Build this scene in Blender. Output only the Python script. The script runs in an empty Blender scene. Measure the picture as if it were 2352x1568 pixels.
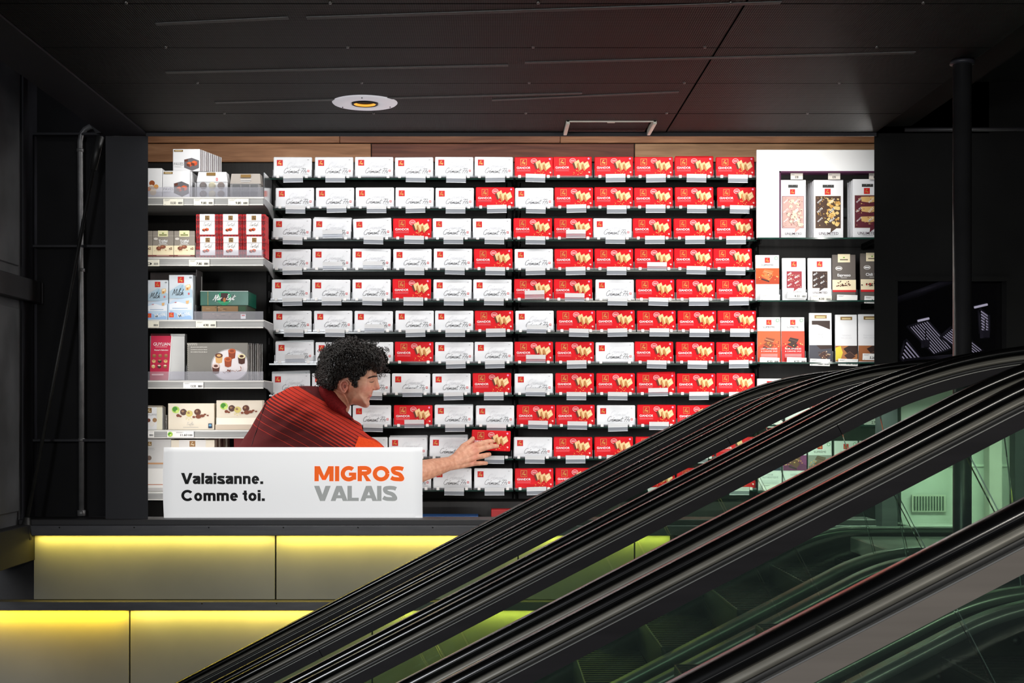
import bpy, math, random
import numpy as np
from mathutils import Vector, Matrix
from mathutils.geometry import delaunay_2d_cdt
random.seed(7)
scene = bpy.context.scene
COL = scene.collection
F, VX, VY, CZ = 3185.0, 1130.0, 950.0, 2.0      # focal length and vanishing point in pixels of the 2352x1568 frame

# ---------------------------------------------------------------- camera, world, lights, exposure
cam = bpy.data.cameras.new('camera'); cam_ob = bpy.data.objects.new('camera', cam); COL.objects.link(cam_ob)
cam_ob.location = (0, 0, CZ); cam_ob.rotation_euler = (math.pi/2, 0, 0)
cam.sensor_width = 36.0; cam.lens = F/2352*36.0
cam.shift_x = (1176-VX)/2352; cam.shift_y = (VY-784)/2352
cam.clip_start = 0.05; cam.clip_end = 60
scene.camera = cam_ob
world = bpy.data.worlds.new('hall_daylight'); scene.world = world; world.use_nodes = True
world.node_tree.nodes['Background'].inputs[0].default_value = (0.80, 0.86, 1.0, 1)
world.node_tree.nodes['Background'].inputs[1].default_value = 0.09
vs = scene.view_settings
vs.view_transform = 'Standard'; vs.look = 'None'; vs.exposure = 0.0; vs.gamma = 1.0; vs.use_curve_mapping = False
scene.cycles.transparent_max_bounces = 48
scene.cycles.max_bounces = 8

def area(name, loc, target, sx, sy, power, col=(1, 1, 1), spread=180):
    l = bpy.data.lights.new(name, 'AREA'); l.shape = 'RECTANGLE'; l.size = sx; l.size_y = sy
    l.energy = power; l.color = col; l.spread = math.radians(spread)
    o = bpy.data.objects.new(name, l); COL.objects.link(o); o.location = loc
    dirv = Vector(target)-Vector(loc)
    z = -dirv.normalized()
    x = Vector((0, 0, 1)).cross(z).normalized(); y = z.cross(x).normalized()      # size_y stands upright
    o.rotation_euler = Matrix((x, y, z)).transposed().to_euler()
    return o
# unseen fill lights added behind the frame: above, at both jambs, behind the sill
area('display_fill_top', (0.07, 5.42, CZ+1.30), (0.07, 6.0, CZ+0.10), 2.7, 0.10, 16.5, (1, 0.985, 0.965))
area('display_fill_jamb', (-1.41, 5.44, CZ+0.30), (0.9, 6.02, CZ+0.20), 0.07, 1.5, 5.0, (1, 0.98, 0.95))
area('display_fill_jamb', (1.54, 5.45, CZ+0.30), (-0.8, 6.02, CZ+0.20), 0.05, 1.5, 14.5, (1, 0.98, 0.95))
area('display_fill_sill', (0.07, 5.40, CZ-0.50), (0.07, 6.0, CZ+0.25), 2.6, 0.08, 22, (1, 0.98, 0.95))
# yellow strips under the two ledges
for i, (x0, x1, z, p, c) in enumerate([
        (-1.74, -0.84, -0.462, 2.2, (1, 0.74, 0.10)), (-0.82, 0.10, -0.462, 2.6, (1, 0.74, 0.08)), (0.12, 0.68, -0.462, 1.0, (1, 0.85, 0.10)),
        (-2.05, -1.40, -0.748, 3.0, (1, 0.62, 0.02)), (-1.38, -0.48, -0.748, 2.6, (1, 0.72, 0.08)), (-0.46, 0.45, -0.748, 1.5, (1, 0.85, 0.10))]):
    area('ledge_strip_light', ((x0+x1)/2, 5.286, CZ+z-0.004), ((x0+x1)/2, 5.302, CZ+z-0.3), x1-x0, 0.016, p, c)
# upper passage lamp, then unseen fill lights added on the hall side
area('passage_light', (2.0, 5.2, CZ+0.16), (2.0, 5.3, CZ-0.4), 1.2, 0.3, 34, (0.97, 1.0, 0.93))
area('hall_fill', (-2.3, -2.4, CZ+0.6), (-0.2, 5.3, CZ-0.3), 1.8, 1.4, 210, (0.95, 0.97, 1.0))
area('hall_fill', (1.3, -0.7, CZ+0.95), (0.9, 3.0, CZ-0.4), 1.2, 0.12, 34, (1.0, 0.95, 0.86))
# unseen strip added for handrail highlights, hidden behind an added lip
area('ceiling_edge_fill', (0.07, 5.284, CZ+1.062), (0.07, 4.95, CZ+0.3), 2.68, 0.008, 9, (1.0, 0.98, 0.92))

# ---------------------------------------------------------------- materials
def lin(c):
    return tuple(((v/255)/12.92 if v/255 <= 0.04045 else ((v/255+0.055)/1.055)**2.4) for v in c)
MATS = {}
def new_mat(name):
    m = bpy.data.materials.new(name); m.use_nodes = True
    nt = m.node_tree; b = nt.nodes['Principled BSDF']
    return m, nt, b
def ink(r, g, b, rough=0.55, metal=0.0, spec=0.4):
    k = ('ink', r, g, b, rough, metal, spec)
    if k not in MATS:
        m, nt, bs = new_mat('ink_%02x%02x%02x' % (r, g, b))
        bs.inputs['Base Color'].default_value = (*lin((r, g, b)), 1); bs.inputs['Roughness'].default_value = rough
        bs.inputs['Metallic'].default_value = metal; bs.inputs['Specular IOR Level'].default_value = spec
        MATS[k] = m
    return MATS[k]
def noisy(name, c1, c2, scale=20, rough=0.5, metal=0.0, detail=4, stretch=(1, 1, 1), bump=0.0, spec=0.5):
    m, nt, b = new_mat(name); N, L = nt.nodes, nt.links
    tc = N.new('ShaderNodeTexCoord'); mp = N.new('ShaderNodeMapping'); mp.inputs['Scale'].default_value = stretch
    nz = N.new('ShaderNodeTexNoise'); nz.inputs['Scale'].default_value = scale; nz.inputs['Detail'].default_value = detail
    cr = N.new('ShaderNodeValToRGB'); cr.color_ramp.elements[0].color = (*c1, 1); cr.color_ramp.elements[1].color = (*c2, 1)
    cr.color_ramp.elements[0].position = 0.3; cr.color_ramp.elements[1].position = 0.7
    L.new(tc.outputs['Object'], mp.inputs[0]); L.new(mp.outputs[0], nz.inputs['Vector']); L.new(nz.outputs[0], cr.inputs[0])
    L.new(cr.outputs[0], b.inputs['Base Color']); b.inputs['Roughness'].default_value = rough; b.inputs['Metallic'].default_value = metal
    b.inputs['Specular IOR Level'].default_value = spec
    if bump:
        bp = N.new('ShaderNodeBump'); bp.inputs['Strength'].default_value = bump; bp.inputs['Distance'].default_value = 0.002
        L.new(nz.outputs[0], bp.inputs['Height']); L.new(bp.outputs[0], b.inputs['Normal'])
    return m
def see_through(name, tint, haze_col, haze, gloss=0.06, rough=0.05):
    """clear plastic or glass: transparent, a little diffuse haze, a glossy skin that grows at grazing angles"""
    m = bpy.data.materials.new(name); m.use_nodes = True; nt = m.node_tree; N, L = nt.nodes, nt.links
    N.remove(N['Principled BSDF']); out = N['Material Output']
    t = N.new('ShaderNodeBsdfTransparent'); t.inputs[0].default_value = (*tint, 1)
    d = N.new('ShaderNodeBsdfDiffuse'); d.inputs[0].default_value = (*haze_col, 1)
    g = N.new('ShaderNodeBsdfGlossy'); g.inputs['Roughness'].default_value = rough
    m1 = N.new('ShaderNodeMixShader'); m1.inputs[0].default_value = haze
    L.new(t.outputs[0], m1.inputs[1]); L.new(d.outputs[0], m1.inputs[2])
    fr = N.new('ShaderNodeFresnel'); fr.inputs[0].default_value = 1.45
    ma = N.new('ShaderNodeMath'); ma.operation = 'MULTIPLY'; ma.inputs[1].default_value = gloss/0.04
    L.new(fr.outputs[0], ma.inputs[0])
    m2 = N.new('ShaderNodeMixShader'); L.new(ma.outputs[0], m2.inputs[0]); L.new(m1.outputs[0], m2.inputs[1]); L.new(g.outputs[0], m2.inputs[2])
    L.new(m2.outputs[0], out.inputs[0])
    return m
def emit(name, col, s):
    m, nt, b = new_mat(name); b.inputs['Base Color'].default_value = (*col, 1)
    b.inputs['Emission Color'].default_value = (*col, 1); b.inputs['Emission Strength'].default_value = s
    return m
def mesh_metal():
    """perforated black sheet: a fine staggered grid of holes"""
    m, nt, b = new_mat('perforated_sheet'); N, L = nt.nodes, nt.links
    tc = N.new('ShaderNodeTexCoord'); sp = N.new('ShaderNodeSeparateXYZ'); L.new(tc.outputs['Object'], sp.inputs[0])
    def mth(op, a, bb=None):
        n = N.new('ShaderNodeMath'); n.operation = op
        for i, v in enumerate((a, bb)):
            if v is None: continue
            if isinstance(v, (int, float)): n.inputs[i].default_value = v
            else: L.new(v, n.inputs[i])
        return n.outputs[0]
    k = 2*math.pi/0.0125
    s = mth('SINE', mth('MULTIPLY', mth('ADD', mth('MULTIPLY', sp.outputs[0], 1.0), mth('MULTIPLY', sp.outputs[1], 0.42)), k))
    t = mth('SINE', mth('MULTIPLY', mth('SUBTRACT', mth('MULTIPLY', sp.outputs[0], 1.0), mth('MULTIPLY', sp.outputs[1], 0.42)), k))
    p = mth('MULTIPLY', s, t)
    cr = N.new('ShaderNodeValToRGB'); cr.color_ramp.elements[0].position = 0.25; cr.color_ramp.elements[1].position = 0.42
    cr.color_ramp.elements[0].color = (0.026, 0.026, 0.0245, 1); cr.color_ramp.elements[1].color = (0.0015, 0.0015, 0.0015, 1)
    q = mth('ADD', mth('MULTIPLY', p, 0.5), 0.5); L.new(q, cr.inputs[0])
    nz = N.new('ShaderNodeTexNoise'); nz.inputs['Scale'].default_value = 2.2; L.new(tc.outputs['Object'], nz.inputs['Vector'])
    mx = N.new('ShaderNodeMix'); mx.data_type = 'RGBA'; mx.blend_type = 'MULTIPLY'; mx.inputs[0].default_value = 0.55
    L.new(cr.outputs[0], mx.inputs[6]); L.new(nz.outputs[0], mx.inputs[7])
    L.new(mx.outputs[2], b.inputs['Base Color']); b.inputs['Roughness'].default_value = 0.55; b.inputs['Specular IOR Level'].default_value = 0.12
    bp = N.new('ShaderNodeBump'); bp.inputs['Strength'].default_value = 0.5; bp.inputs['Distance'].default_value = 0.002; bp.invert = True
    L.new(q, bp.inputs['Height']); L.new(bp.outputs[0], b.inputs['Normal'])
    return m
def wood(name, dark, mid, light, seed):
    m, nt, b = new_mat(name); N, L = nt.nodes, nt.links
    tc = N.new('ShaderNodeTexCoord'); mp = N.new('ShaderNodeMapping'); mp.inputs['Location'].default_value = (seed*3.1, seed, seed*0.7)
    mp.inputs['Scale'].default_value = (1.2, 10, 16)
    nz = N.new('ShaderNodeTexNoise'); nz.inputs['Scale'].default_value = 2.0; nz.inputs['Detail'].default_value = 8; nz.inputs['Distortion'].default_value = 1.4
    cr = N.new('ShaderNodeValToRGB'); e = cr.color_ramp.elements
    e[0].position = 0.25; e[0].color = (*lin(dark), 1); e[1].position = 0.75; e[1].color = (*lin(light), 1)
    q = cr.color_ramp.elements.new(0.5); q.color = (*lin(mid), 1)
    L.new(tc.outputs['Object'], mp.inputs[0]); L.new(mp.outputs[0], nz.inputs['Vector']); L.new(nz.outputs[0], cr.inputs[0])
    L.new(cr.outputs[0], b.inputs['Base Color']); b.inputs['Roughness'].default_value = 0.6
    return m

M_MESH = mesh_metal()
M_BLACK = noisy('black_paint', (0.0035,)*3, (0.006,)*3, 6, 0.75, spec=0.15)
M_STEEL = noisy('dark_steel_paint', (0.014, 0.014, 0.0185), (0.019, 0.019, 0.025), 8, 0.5, spec=0.35)
M_STEEL2 = noisy('grimy_steel', (0.034, 0.034, 0.037), (0.085, 0.085, 0.092), 5, 0.6, detail=8)
M_RECESS = noisy('dark_recess', (0.006, 0.006, 0.007), (0.011, 0.011, 0.013), 4, 0.7, spec=0.2)
M_SILL = noisy('sill_steel', (0.050, 0.050, 0.060), (0.075, 0.075, 0.085), 9, 0.45, stretch=(1, 6, 6))
M_SILLD = noisy('sill_dark', (0.012, 0.011, 0.013), (0.02, 0.019, 0.022), 9, 0.5)
M_PANEL = noisy('pale_panel', (0.21, 0.22, 0.22), (0.26, 0.27, 0.265), 3, 0.45, bump=0.05, spec=0.3)
M_PIPE = noisy('galvanised_pipe', (0.17, 0.17, 0.175), (0.25, 0.25, 0.255), 30, 0.42, 0.4)
M_CABLE = noisy('black_rod', (0.012,)*3, (0.02,)*3, 30, 0.45)
M_RUBBER = noisy('handrail_rubber', (0.0012,)*3, (0.0022,)*3, 40, 0.19, spec=0.55)
M_ALU = noisy('brushed_profile', (0.085, 0.08, 0.066), (0.11, 0.105, 0.088), 60, 0.40, 0.3, stretch=(0.05, 1, 1))
M_GROOVE = noisy('profile_groove', (0.006,)*3, (0.010,)*3, 20, 0.5)
M_ALUD = noisy('dark_profile', (0.0075, 0.007, 0.008), (0.011, 0.0102, 0.0115), 50, 0.42, 0.05, stretch=(0.05, 1, 1), spec=0.12)
M_ALU_LIT = noisy('lit_profile', (0.085, 0.074, 0.064), (0.11, 0.096, 0.083), 50, 0.45, 0.1, stretch=(0.05, 1, 1))  # lit copy of the dark profile, hall light put into its colour
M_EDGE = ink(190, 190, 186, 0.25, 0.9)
M_GLASS = see_through('balustrade_glass', (0.945, 0.98, 0.952), (0.2, 0.3, 0.25), 0.002, 0.035, 0.02)
M_GLASSEDGE = see_through('glass_edge', (0.35, 0.5, 0.44), (0.7, 0.85, 0.8), 0.4, 0.06, 0.05)
M_STEP = noisy('step_metal', (0.010,)*3, (0.018,)*3, 60, 0.45, 0.5)
M_SKIRT = noisy('skirt_dark', (0.010, 0.012, 0.010), (0.017, 0.019, 0.016), 20, 0.35, 0.3)
M_DECK = noisy('deck_metal', (0.20, 0.22, 0.20), (0.27, 0.29, 0.265), 40, 0.30, 0.7, stretch=(0.1, 1, 1))
M_FLOOR = noisy('stone_floor', (0.05,)*3, (0.075,)*3, 12, 0.4)
M_LANDING = noisy('landing_floor', (0.34, 0.35, 0.33), (0.42, 0.43, 0.40), 10, 0.4)
M_HALLWALL = noisy('passage_wall', (0.40, 0.42, 0.39), (0.46, 0.48, 0.44), 4, 0.6)
M_BACK = noisy('display_back', (0.008, 0.007, 0.006), (0.016, 0.014, 0.012), 14, 0.6, stretch=(6, 6, 0.6))
M_BACKG = noisy('display_back_grey', (0.22, 0.22, 0.21), (0.27, 0.27, 0.26), 4, 0.6)
M_WHITE = noisy('white_board', (0.80, 0.80, 0.79), (0.84, 0.84, 0.83), 3, 0.5)
M_PLUM = ink(72, 20, 58)
M_SHELFGLASS = see_through('shelf_glass', (0.55, 0.64, 0.60), (0.05, 0.08, 0.07), 0.06, 0.07, 0.02)
M_SHELFEDGE = noisy('shelf_glass_edge', (0.006, 0.028, 0.020), (0.012, 0.045, 0.034), 30, 0.15, spec=0.6)
M_CLEAR = see_through('clear_acrylic', (0.94, 0.95, 0.96), (0.8, 0.82, 0.85), 0.10, 0.03, 0.15)
M_LIP = see_through('shelf_lip_acrylic', (0.90, 0.90, 0.93), (0.75, 0.75, 0.80), 0.11, 0.02, 0.3)
M_TAGTOP = see_through('tag_holder_frosted', (0.96, 0.96, 0.97), (0.93, 0.93, 0.93), 0.60, 0.015, 0.35)
M_TAGLOW = see_through('tag_holder_clear', (0.88, 0.89, 0.91), (0.62, 0.66, 0.72), 0.30, 0.02, 0.3)
M_TAGEDGE = ink(235, 236, 238, 0.3)
M_FOOT = ink(236, 234, 232, 0.35)
M_SHELFM = noisy('shelf_enamel', (0.62, 0.61, 0.58), (0.68, 0.67, 0.64), 9, 0.35)
M_RAIL = noisy('rail_insert', (0.26, 0.26, 0.25), (0.36, 0.36, 0.35), 25, 0.35, stretch=(0.2, 1, 3))
M_BRACKET = noisy('bracket_grey', (0.20, 0.20, 0.20), (0.28, 0.28, 0.28), 9, 0.4, 0.3)
M_CARD = ink(238, 234, 218); M_CARDW = ink(244, 242, 238)
M_WRAPW = noisy('white_wrap', (0.78, 0.79, 0.82), (0.84, 0.85, 0.87), 25, 0.45, bump=0.12, spec=0.2)
M_WRAPR = noisy('red_wrap', (0.66, 0.004, 0.010), (0.72, 0.006, 0.013), 25, 0.45, bump=0.10, spec=0.2)
I_BLACK = ink(10, 10, 11); I_DKGREY = ink(62, 62, 66); I_GREY = ink(150, 150, 152); I_LGREY = ink(205, 206, 208)
I_WHITE = ink(240, 240, 240); I_RED = ink(200, 18, 20); I_GOLD = ink(206, 168, 84, 0.35, 0.3); I_GOLDD = ink(128, 98, 48, 0.4, 0.2)
I_BISC = ink(236, 196, 140); I_BISCD = ink(190, 128, 70); I_CHOC = ink(96, 44, 24); I_DARKC = ink(46, 24, 16); I_CREAM = ink(240, 226, 190)
I_ORANGE = ink(224, 98, 28); I_PINKW = ink(244, 190, 190); I_GREEN = ink(110, 170, 40)

# ---------------------------------------------------------------- mesh builder
def W(px, py, d):
    return ((px-VX)/F*d, d, CZ+(VY-py)/F*d)
class MB:
    def __init__(s): s.v, s.f, s.m, s.s, s.mats = [], [], [], [], []
    def mi(s, mat):
        if mat not in s.mats: s.mats.append(mat)
        return s.mats.index(mat)
    def add(s, verts, faces, mat, smooth=False):
        o = len(s.v); s.v += [tuple(p) for p in verts]; i = s.mi(mat)
        for f in faces: s.f.append([a+o for a in f]); s.m.append(i); s.s.append(smooth)
        return s
    def box(s, x0, x1, y0, y1, z0, z1, mat, bev=0.0):
        if bev <= 0:
            v = [(x, y, z) for x in (x0, x1) for y in (y0, y1) for z in (z0, z1)]
            return s.add(v, [(0, 1, 3, 2), (4, 6, 7, 5), (0, 4, 5, 1), (2, 3, 7, 6), (0, 2, 6, 4), (1, 5, 7, 3)], mat)
        lo, hi = (x0, y0, z0), (x1, y1, z1); v = []; idx = {}
        for c in range(8):
            b = [(c >> k) & 1 for k in range(3)]
            for a in range(3):
                p = [hi[k] if b[k] else lo[k] for k in range(3)]
                for k in range(3):
                    if k != a: p[k] += -bev if b[k] else bev
                idx[c, a] = len(v); v.append(tuple(p))
        f = []
        for a in range(3):
            o1, o2 = (a+1) % 3, (a+2) % 3
            for side in (0, 1):
                cs = [(side << a) | (p << o1) | (q << o2) for p, q in ((0, 0), (1, 0), (1, 1), (0, 1))]
                q = [idx[c, a] for c in cs]; f.append(q if side else q[::-1])
            for p in (0, 1):
                for q in (0, 1):
                    c0 = (p << o1) | (q << o2); c1 = c0 | (1 << a)
                    qd = [idx[c0, o1], idx[c1, o1], idx[c1, o2], idx[c0, o2]]; f.append(qd if (p ^ q) else qd[::-1])
        for c in range(8): f.append([idx[c, 0], idx[c, 1], idx[c, 2]] if bin(c).count('1') % 2 else [idx[c, 2], idx[c, 1], idx[c, 0]])
        return s.add(v, f, mat)
    def prism(s, pts, y0, y1, mat, capmat=None):
        """polygon in x,z extruded along y"""
        n = len(pts); v = [(x, y0, z) for x, z in pts]+[(x, y1, z) for x, z in pts]
        s.add(v, [[i, (i+1) % n, n+(i+1) % n, n+i] for i in range(n)], mat)
        s.add(v[:n], [list(range(n))], capmat or mat); s.add(v[n:], [list(range(n))[::-1]], capmat or mat)
        return s
    def tube(s, pts, r, mat, n=8, closed=False, flat=1.0):
        P = [Vector(p) for p in pts]; k = len(P); R = r if isinstance(r, (list, tuple)) else [r]*k
        up = Vector((0.13, 0.21, 0.97)); v = []; prev = None
        for i in range(k):
            t = (P[min(i+1, k-1)]-P[max(i-1, 0)]).normalized()
            a = prev if prev is not None else up
            a = (a-t*a.dot(t))
            if a.length < 1e-4: a = Vector((1, 0, 0))-t*t.x
            a.normalize(); prev = a; b = t.cross(a)
            for j in range(n):
                th = 2*math.pi*j/n; v.append(P[i]+R[i]*(math.cos(th)*a+flat*math.sin(th)*b))
        f = [[i*n+j, i*n+(j+1) % n, (i+1)*n+(j+1) % n, (i+1)*n+j] for i in range(k-1) for j in range(n)]
        f += [list(range(n))[::-1], [(k-1)*n+j for j in range(n)]]
        return s.add(v, f, mat, True)
    def ellipsoid(s, c, r, mat, nu=14, nv=9, rot=None):
        v = []; 
        for i in range(nv+1):
            ph = math.pi*i/nv
            for j in range(nu):
                th = 2*math.pi*j/nu
                p = Vector((r[0]*math.sin(ph)*math.cos(th), r[1]*math.sin(ph)*math.sin(th), r[2]*math.cos(ph)))
                if rot is not None: p = rot @ p
                v.append((p.x+c[0], p.y+c[1], p.z+c[2]))
        f = [[i*nu+j, (i+1)*nu+j, (i+1)*nu+(j+1) % nu, i*nu+(j+1) % nu] for i in range(nv) for j in range(nu)]
        return s.add(v, f, mat, True)
    def lathe(s, prof, c, mat, n=40):
        """profile of (radius, z) around a vertical axis at c"""
        v = [(c[0]+r*math.cos(2*math.pi*j/n), c[1]+r*math.sin(2*math.pi*j/n), c[2]+z) for r, z in prof for j in range(n)]
        f = [[i*n+j, i*n+(j+1) % n, (i+1)*n+(j+1) % n, (i+1)*n+j] for i in range(len(prof)-1) for j in range(n)]
        return s.add(v, f, mat, True)
    def build(s, name, parent=None):
        me = bpy.data.meshes.new(name); me.from_pydata(s.v, [], s.f)
        for m in s.mats: me.materials.append(m)
        me.polygons.foreach_set('material_index', s.m); me.polygons.foreach_set('use_smooth', s.s); me.update()
        return link(name, me, parent)
def link(name, data, parent=None):
    o = bpy.data.objects.new(name, data); COL.objects.link(o)
    if parent is not None: o.parent = parent
    return o
def tag(o, label=None, cat=None, group=None, kind=None):
    for k, v in (('label', label), ('category', cat), ('group', group), ('kind', kind)):
        if v: o[k] = v
    return o
def thing(name, label, cat, loc, group=None, rot=(0, 0, 0)):
    o = bpy.data.objects.new(name, None); COL.objects.link(o); o.location = loc; o.rotation_euler = rot
    o.empty_display_size = 0.05
    return tag(o, label, cat, group)
def dup(root, loc, label, group=None, rot=(0, 0, 0)):
    r = root.copy(); COL.objects.link(r); r.location = loc; r.rotation_euler = rot; tag(r, label, None, group)
    for ch in list(root.children):
        c = ch.copy(); COL.objects.link(c); c.parent = r
        for g in list(ch.children):
            d = g.copy(); COL.objects.link(d); d.parent = c
    return r
def struct(name, mb, label=None, parent=None):
    o = mb.build(name, parent)
    return tag(o, label, None, None, 'structure')
ORD = 'first second third fourth fifth sixth seventh eighth ninth tenth eleventh twelfth'.split()

# ---------------------------------------------------------------- lettering: built-in font and a small handwriting stroke font
TXT = {}
def text_geo(t, bold=0.0):
    k = (t, bold)
    if k not in TXT:
        cu = bpy.data.curves.new('t', 'FONT'); cu.body = t; cu.size = 1.0; cu.offset = bold; cu.resolution_u = 3; cu.fill_mode = 'FRONT'
        o = bpy.data.objects.new('t', cu); COL.objects.link(o)
        bpy.context.view_layer.update()
        me = bpy.data.meshes.new_from_object(o.evaluated_get(bpy.context.evaluated_depsgraph_get()))
        v = [(p.co.x, p.co.y) for p in me.vertices]; f = [list(p.vertices) for p in me.polygons]
        bpy.data.objects.remove(o); bpy.data.meshes.remove(me); bpy.data.curves.remove(cu)
        xs = [p[0] for p in v] or [0, 1]; ys = [p[1] for p in v] or [0, 1]
        TXT[k] = (v, f, min(xs), max(xs), min(ys), max(ys))
    return TXT[k]
PEN = {
 'C': (.52, [[(.55,.78),(.45,.92),(.25,.82),(.08,.45),(.14,.1),(.34,0),(.6,.16)]]), 'r': (.27, [[(0,0),(.1,.38),(.13,.28),(.3,.4)]]),
 'e': (.31, [[(0,.16),(.22,.25),(.2,.4),(.08,.36),(.03,.14),(.14,0),(.34,.12)]]), 'é': (.31, [[(0,.16),(.22,.25),(.2,.4),(.08,.36),(.03,.14),(.14,0),(.34,.12)], [(.16,.58),(.3,.74)]]),
 'm': (.50, [[(0,0),(.08,.38),(.1,.08),(.22,.4),(.25,.08),(.38,.4),(.4,.04),(.52,.08)]]), 'a': (.36, [[(.26,.34),(.12,.4),(.02,.16),(.1,0),(.22,.2),(.27,.38),(.26,.04),(.38,.08)]]),
 'n': (.36, [[(0,0),(.08,.38),(.1,.08),(.24,.4),(.26,.04),(.38,.08)]]), 't': (.28, [[(.16,.82),(.07,.12),(.16,0),(.3,.1)], [(-.08,.48),(.4,.6)]]),
 '7': (.36, [[(0,.74),(.36,.82),(.1,-.06)], [(.05,.36),(.32,.44)]]), '%': (.3, [[(.02,.02),(.26,.4)], [(.02,.36),(.08,.42),(.12,.34),(.02,.36)], [(.18,.06),(.24,.12),(.28,.04),(.18,.06)]]),
 'T': (.42, [[(0,.78),(.6,.9)], [(.3,.84),(.14,0)]]), 'u': (.34, [[(0,.38),(.03,.06),(.16,.04),(.24,.38),(.26,.04),(.36,.08)]]),
 'f': (.24, [[(.32,.82),(.22,.9),(.1,.3),(0,-.28)], [(0,.38),(.28,.44)]]), 'i': (.15, [[(.02,.38),(.06,.03),(.16,.08)], [(.08,.55),(.1,.6)]]),
 'M': (.6, [[(0,0),(.13,.85),(.22,.2),(.46,.88),(.48,.05),(.6,.08)]]), 'l': (.16, [[(0,.05),(.17,.84),(.1,.88),(.04,.1),(.16,.06)]]),
 'c': (.27, [[(.24,.32),(.14,.4),(.02,.2),(.1,0),(.28,.1)]]), 'h': (.32, [[(0,0),(.15,.88),(.08,.5),(.05,.05),(.2,.4),(.24,.05),(.34,.08)]]),
 'A': (.46, [[(-.1,0),(.1,.1),(.32,.9),(.4,0)], [(.08,.32),(.44,.38)]]), 'E': (.42, [[(.42,.8),(.22,.9),(.12,.62),(.28,.48),(.06,.3),(.1,.02),(.42,.1)]]),
 'g': (.3, [[(.24,.34),(.1,.4),(.03,.15),(.16,.1),(.26,.36),(.2,-.2),(.04,-.2)]]), ' ': (.22, []),
 'y': (.3, [[(0,.38),(.06,.08),(.2,.1),(.26,.38),(.18,-.2),(.02,-.2)]]), 's': (.22, [[(.2,.36),(.08,.38),(.14,.18),(.16,.04),(0,.04)]]),
 'F': (.4, [[(.05,.8),(.5,.88)], [(.24,.84),(.1,-.1)], [(.1,.44),(.4,.48)]]),
}
def smooth_line(p, k=4):
    if len(p) < 3: return p
    o = []
    for i in range(len(p)-1):
        p0, p1, p2, p3 = p[max(i-1, 0)], p[i], p[i+1], p[min(i+2, len(p)-1)]
        for j in range(k):
            t = j/k
            o.append(tuple(0.5*((2*p1[a])+(-p0[a]+p2[a])*t+(2*p0[a]-5*p1[a]+4*p2[a]-p3[a])*t*t+(-p0[a]+3*p1[a]-3*p2[a]+p3[a])*t**3) for a in range(2)))
    return o+[p[-1]]
def ribbon(line, wd):
    v = []; n = len(line)
    for i in range(n):
        a, b = line[max(i-1, 0)], line[min(i+1, n-1)]; dx, dy = b[0]-a[0], b[1]-a[1]; l = math.hypot(dx, dy) or 1
        nx, ny = -dy/l*wd/2, dx/l*wd/2
        v += [(line[i][0]+nx, line[i][1]+ny), (line[i][0]-nx, line[i][1]-ny)]
    return v, [[2*i, 2*i+1, 2*i+3, 2*i+2] for i in range(n-1)]
def pen_geo(t, wd=0.06, slant=0.28):
    x = 0; V, Fc = [], []
    for ch in t:
        adv, st = PEN[ch]
        for line in st:
            v, f = ribbon(smooth_line([(x+a+slant*b, b) for a, b in line]), wd)
            o = len(V); V += v; Fc += [[q+o for q in g] for g in f]
        x += adv
    return V, Fc, x

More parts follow.
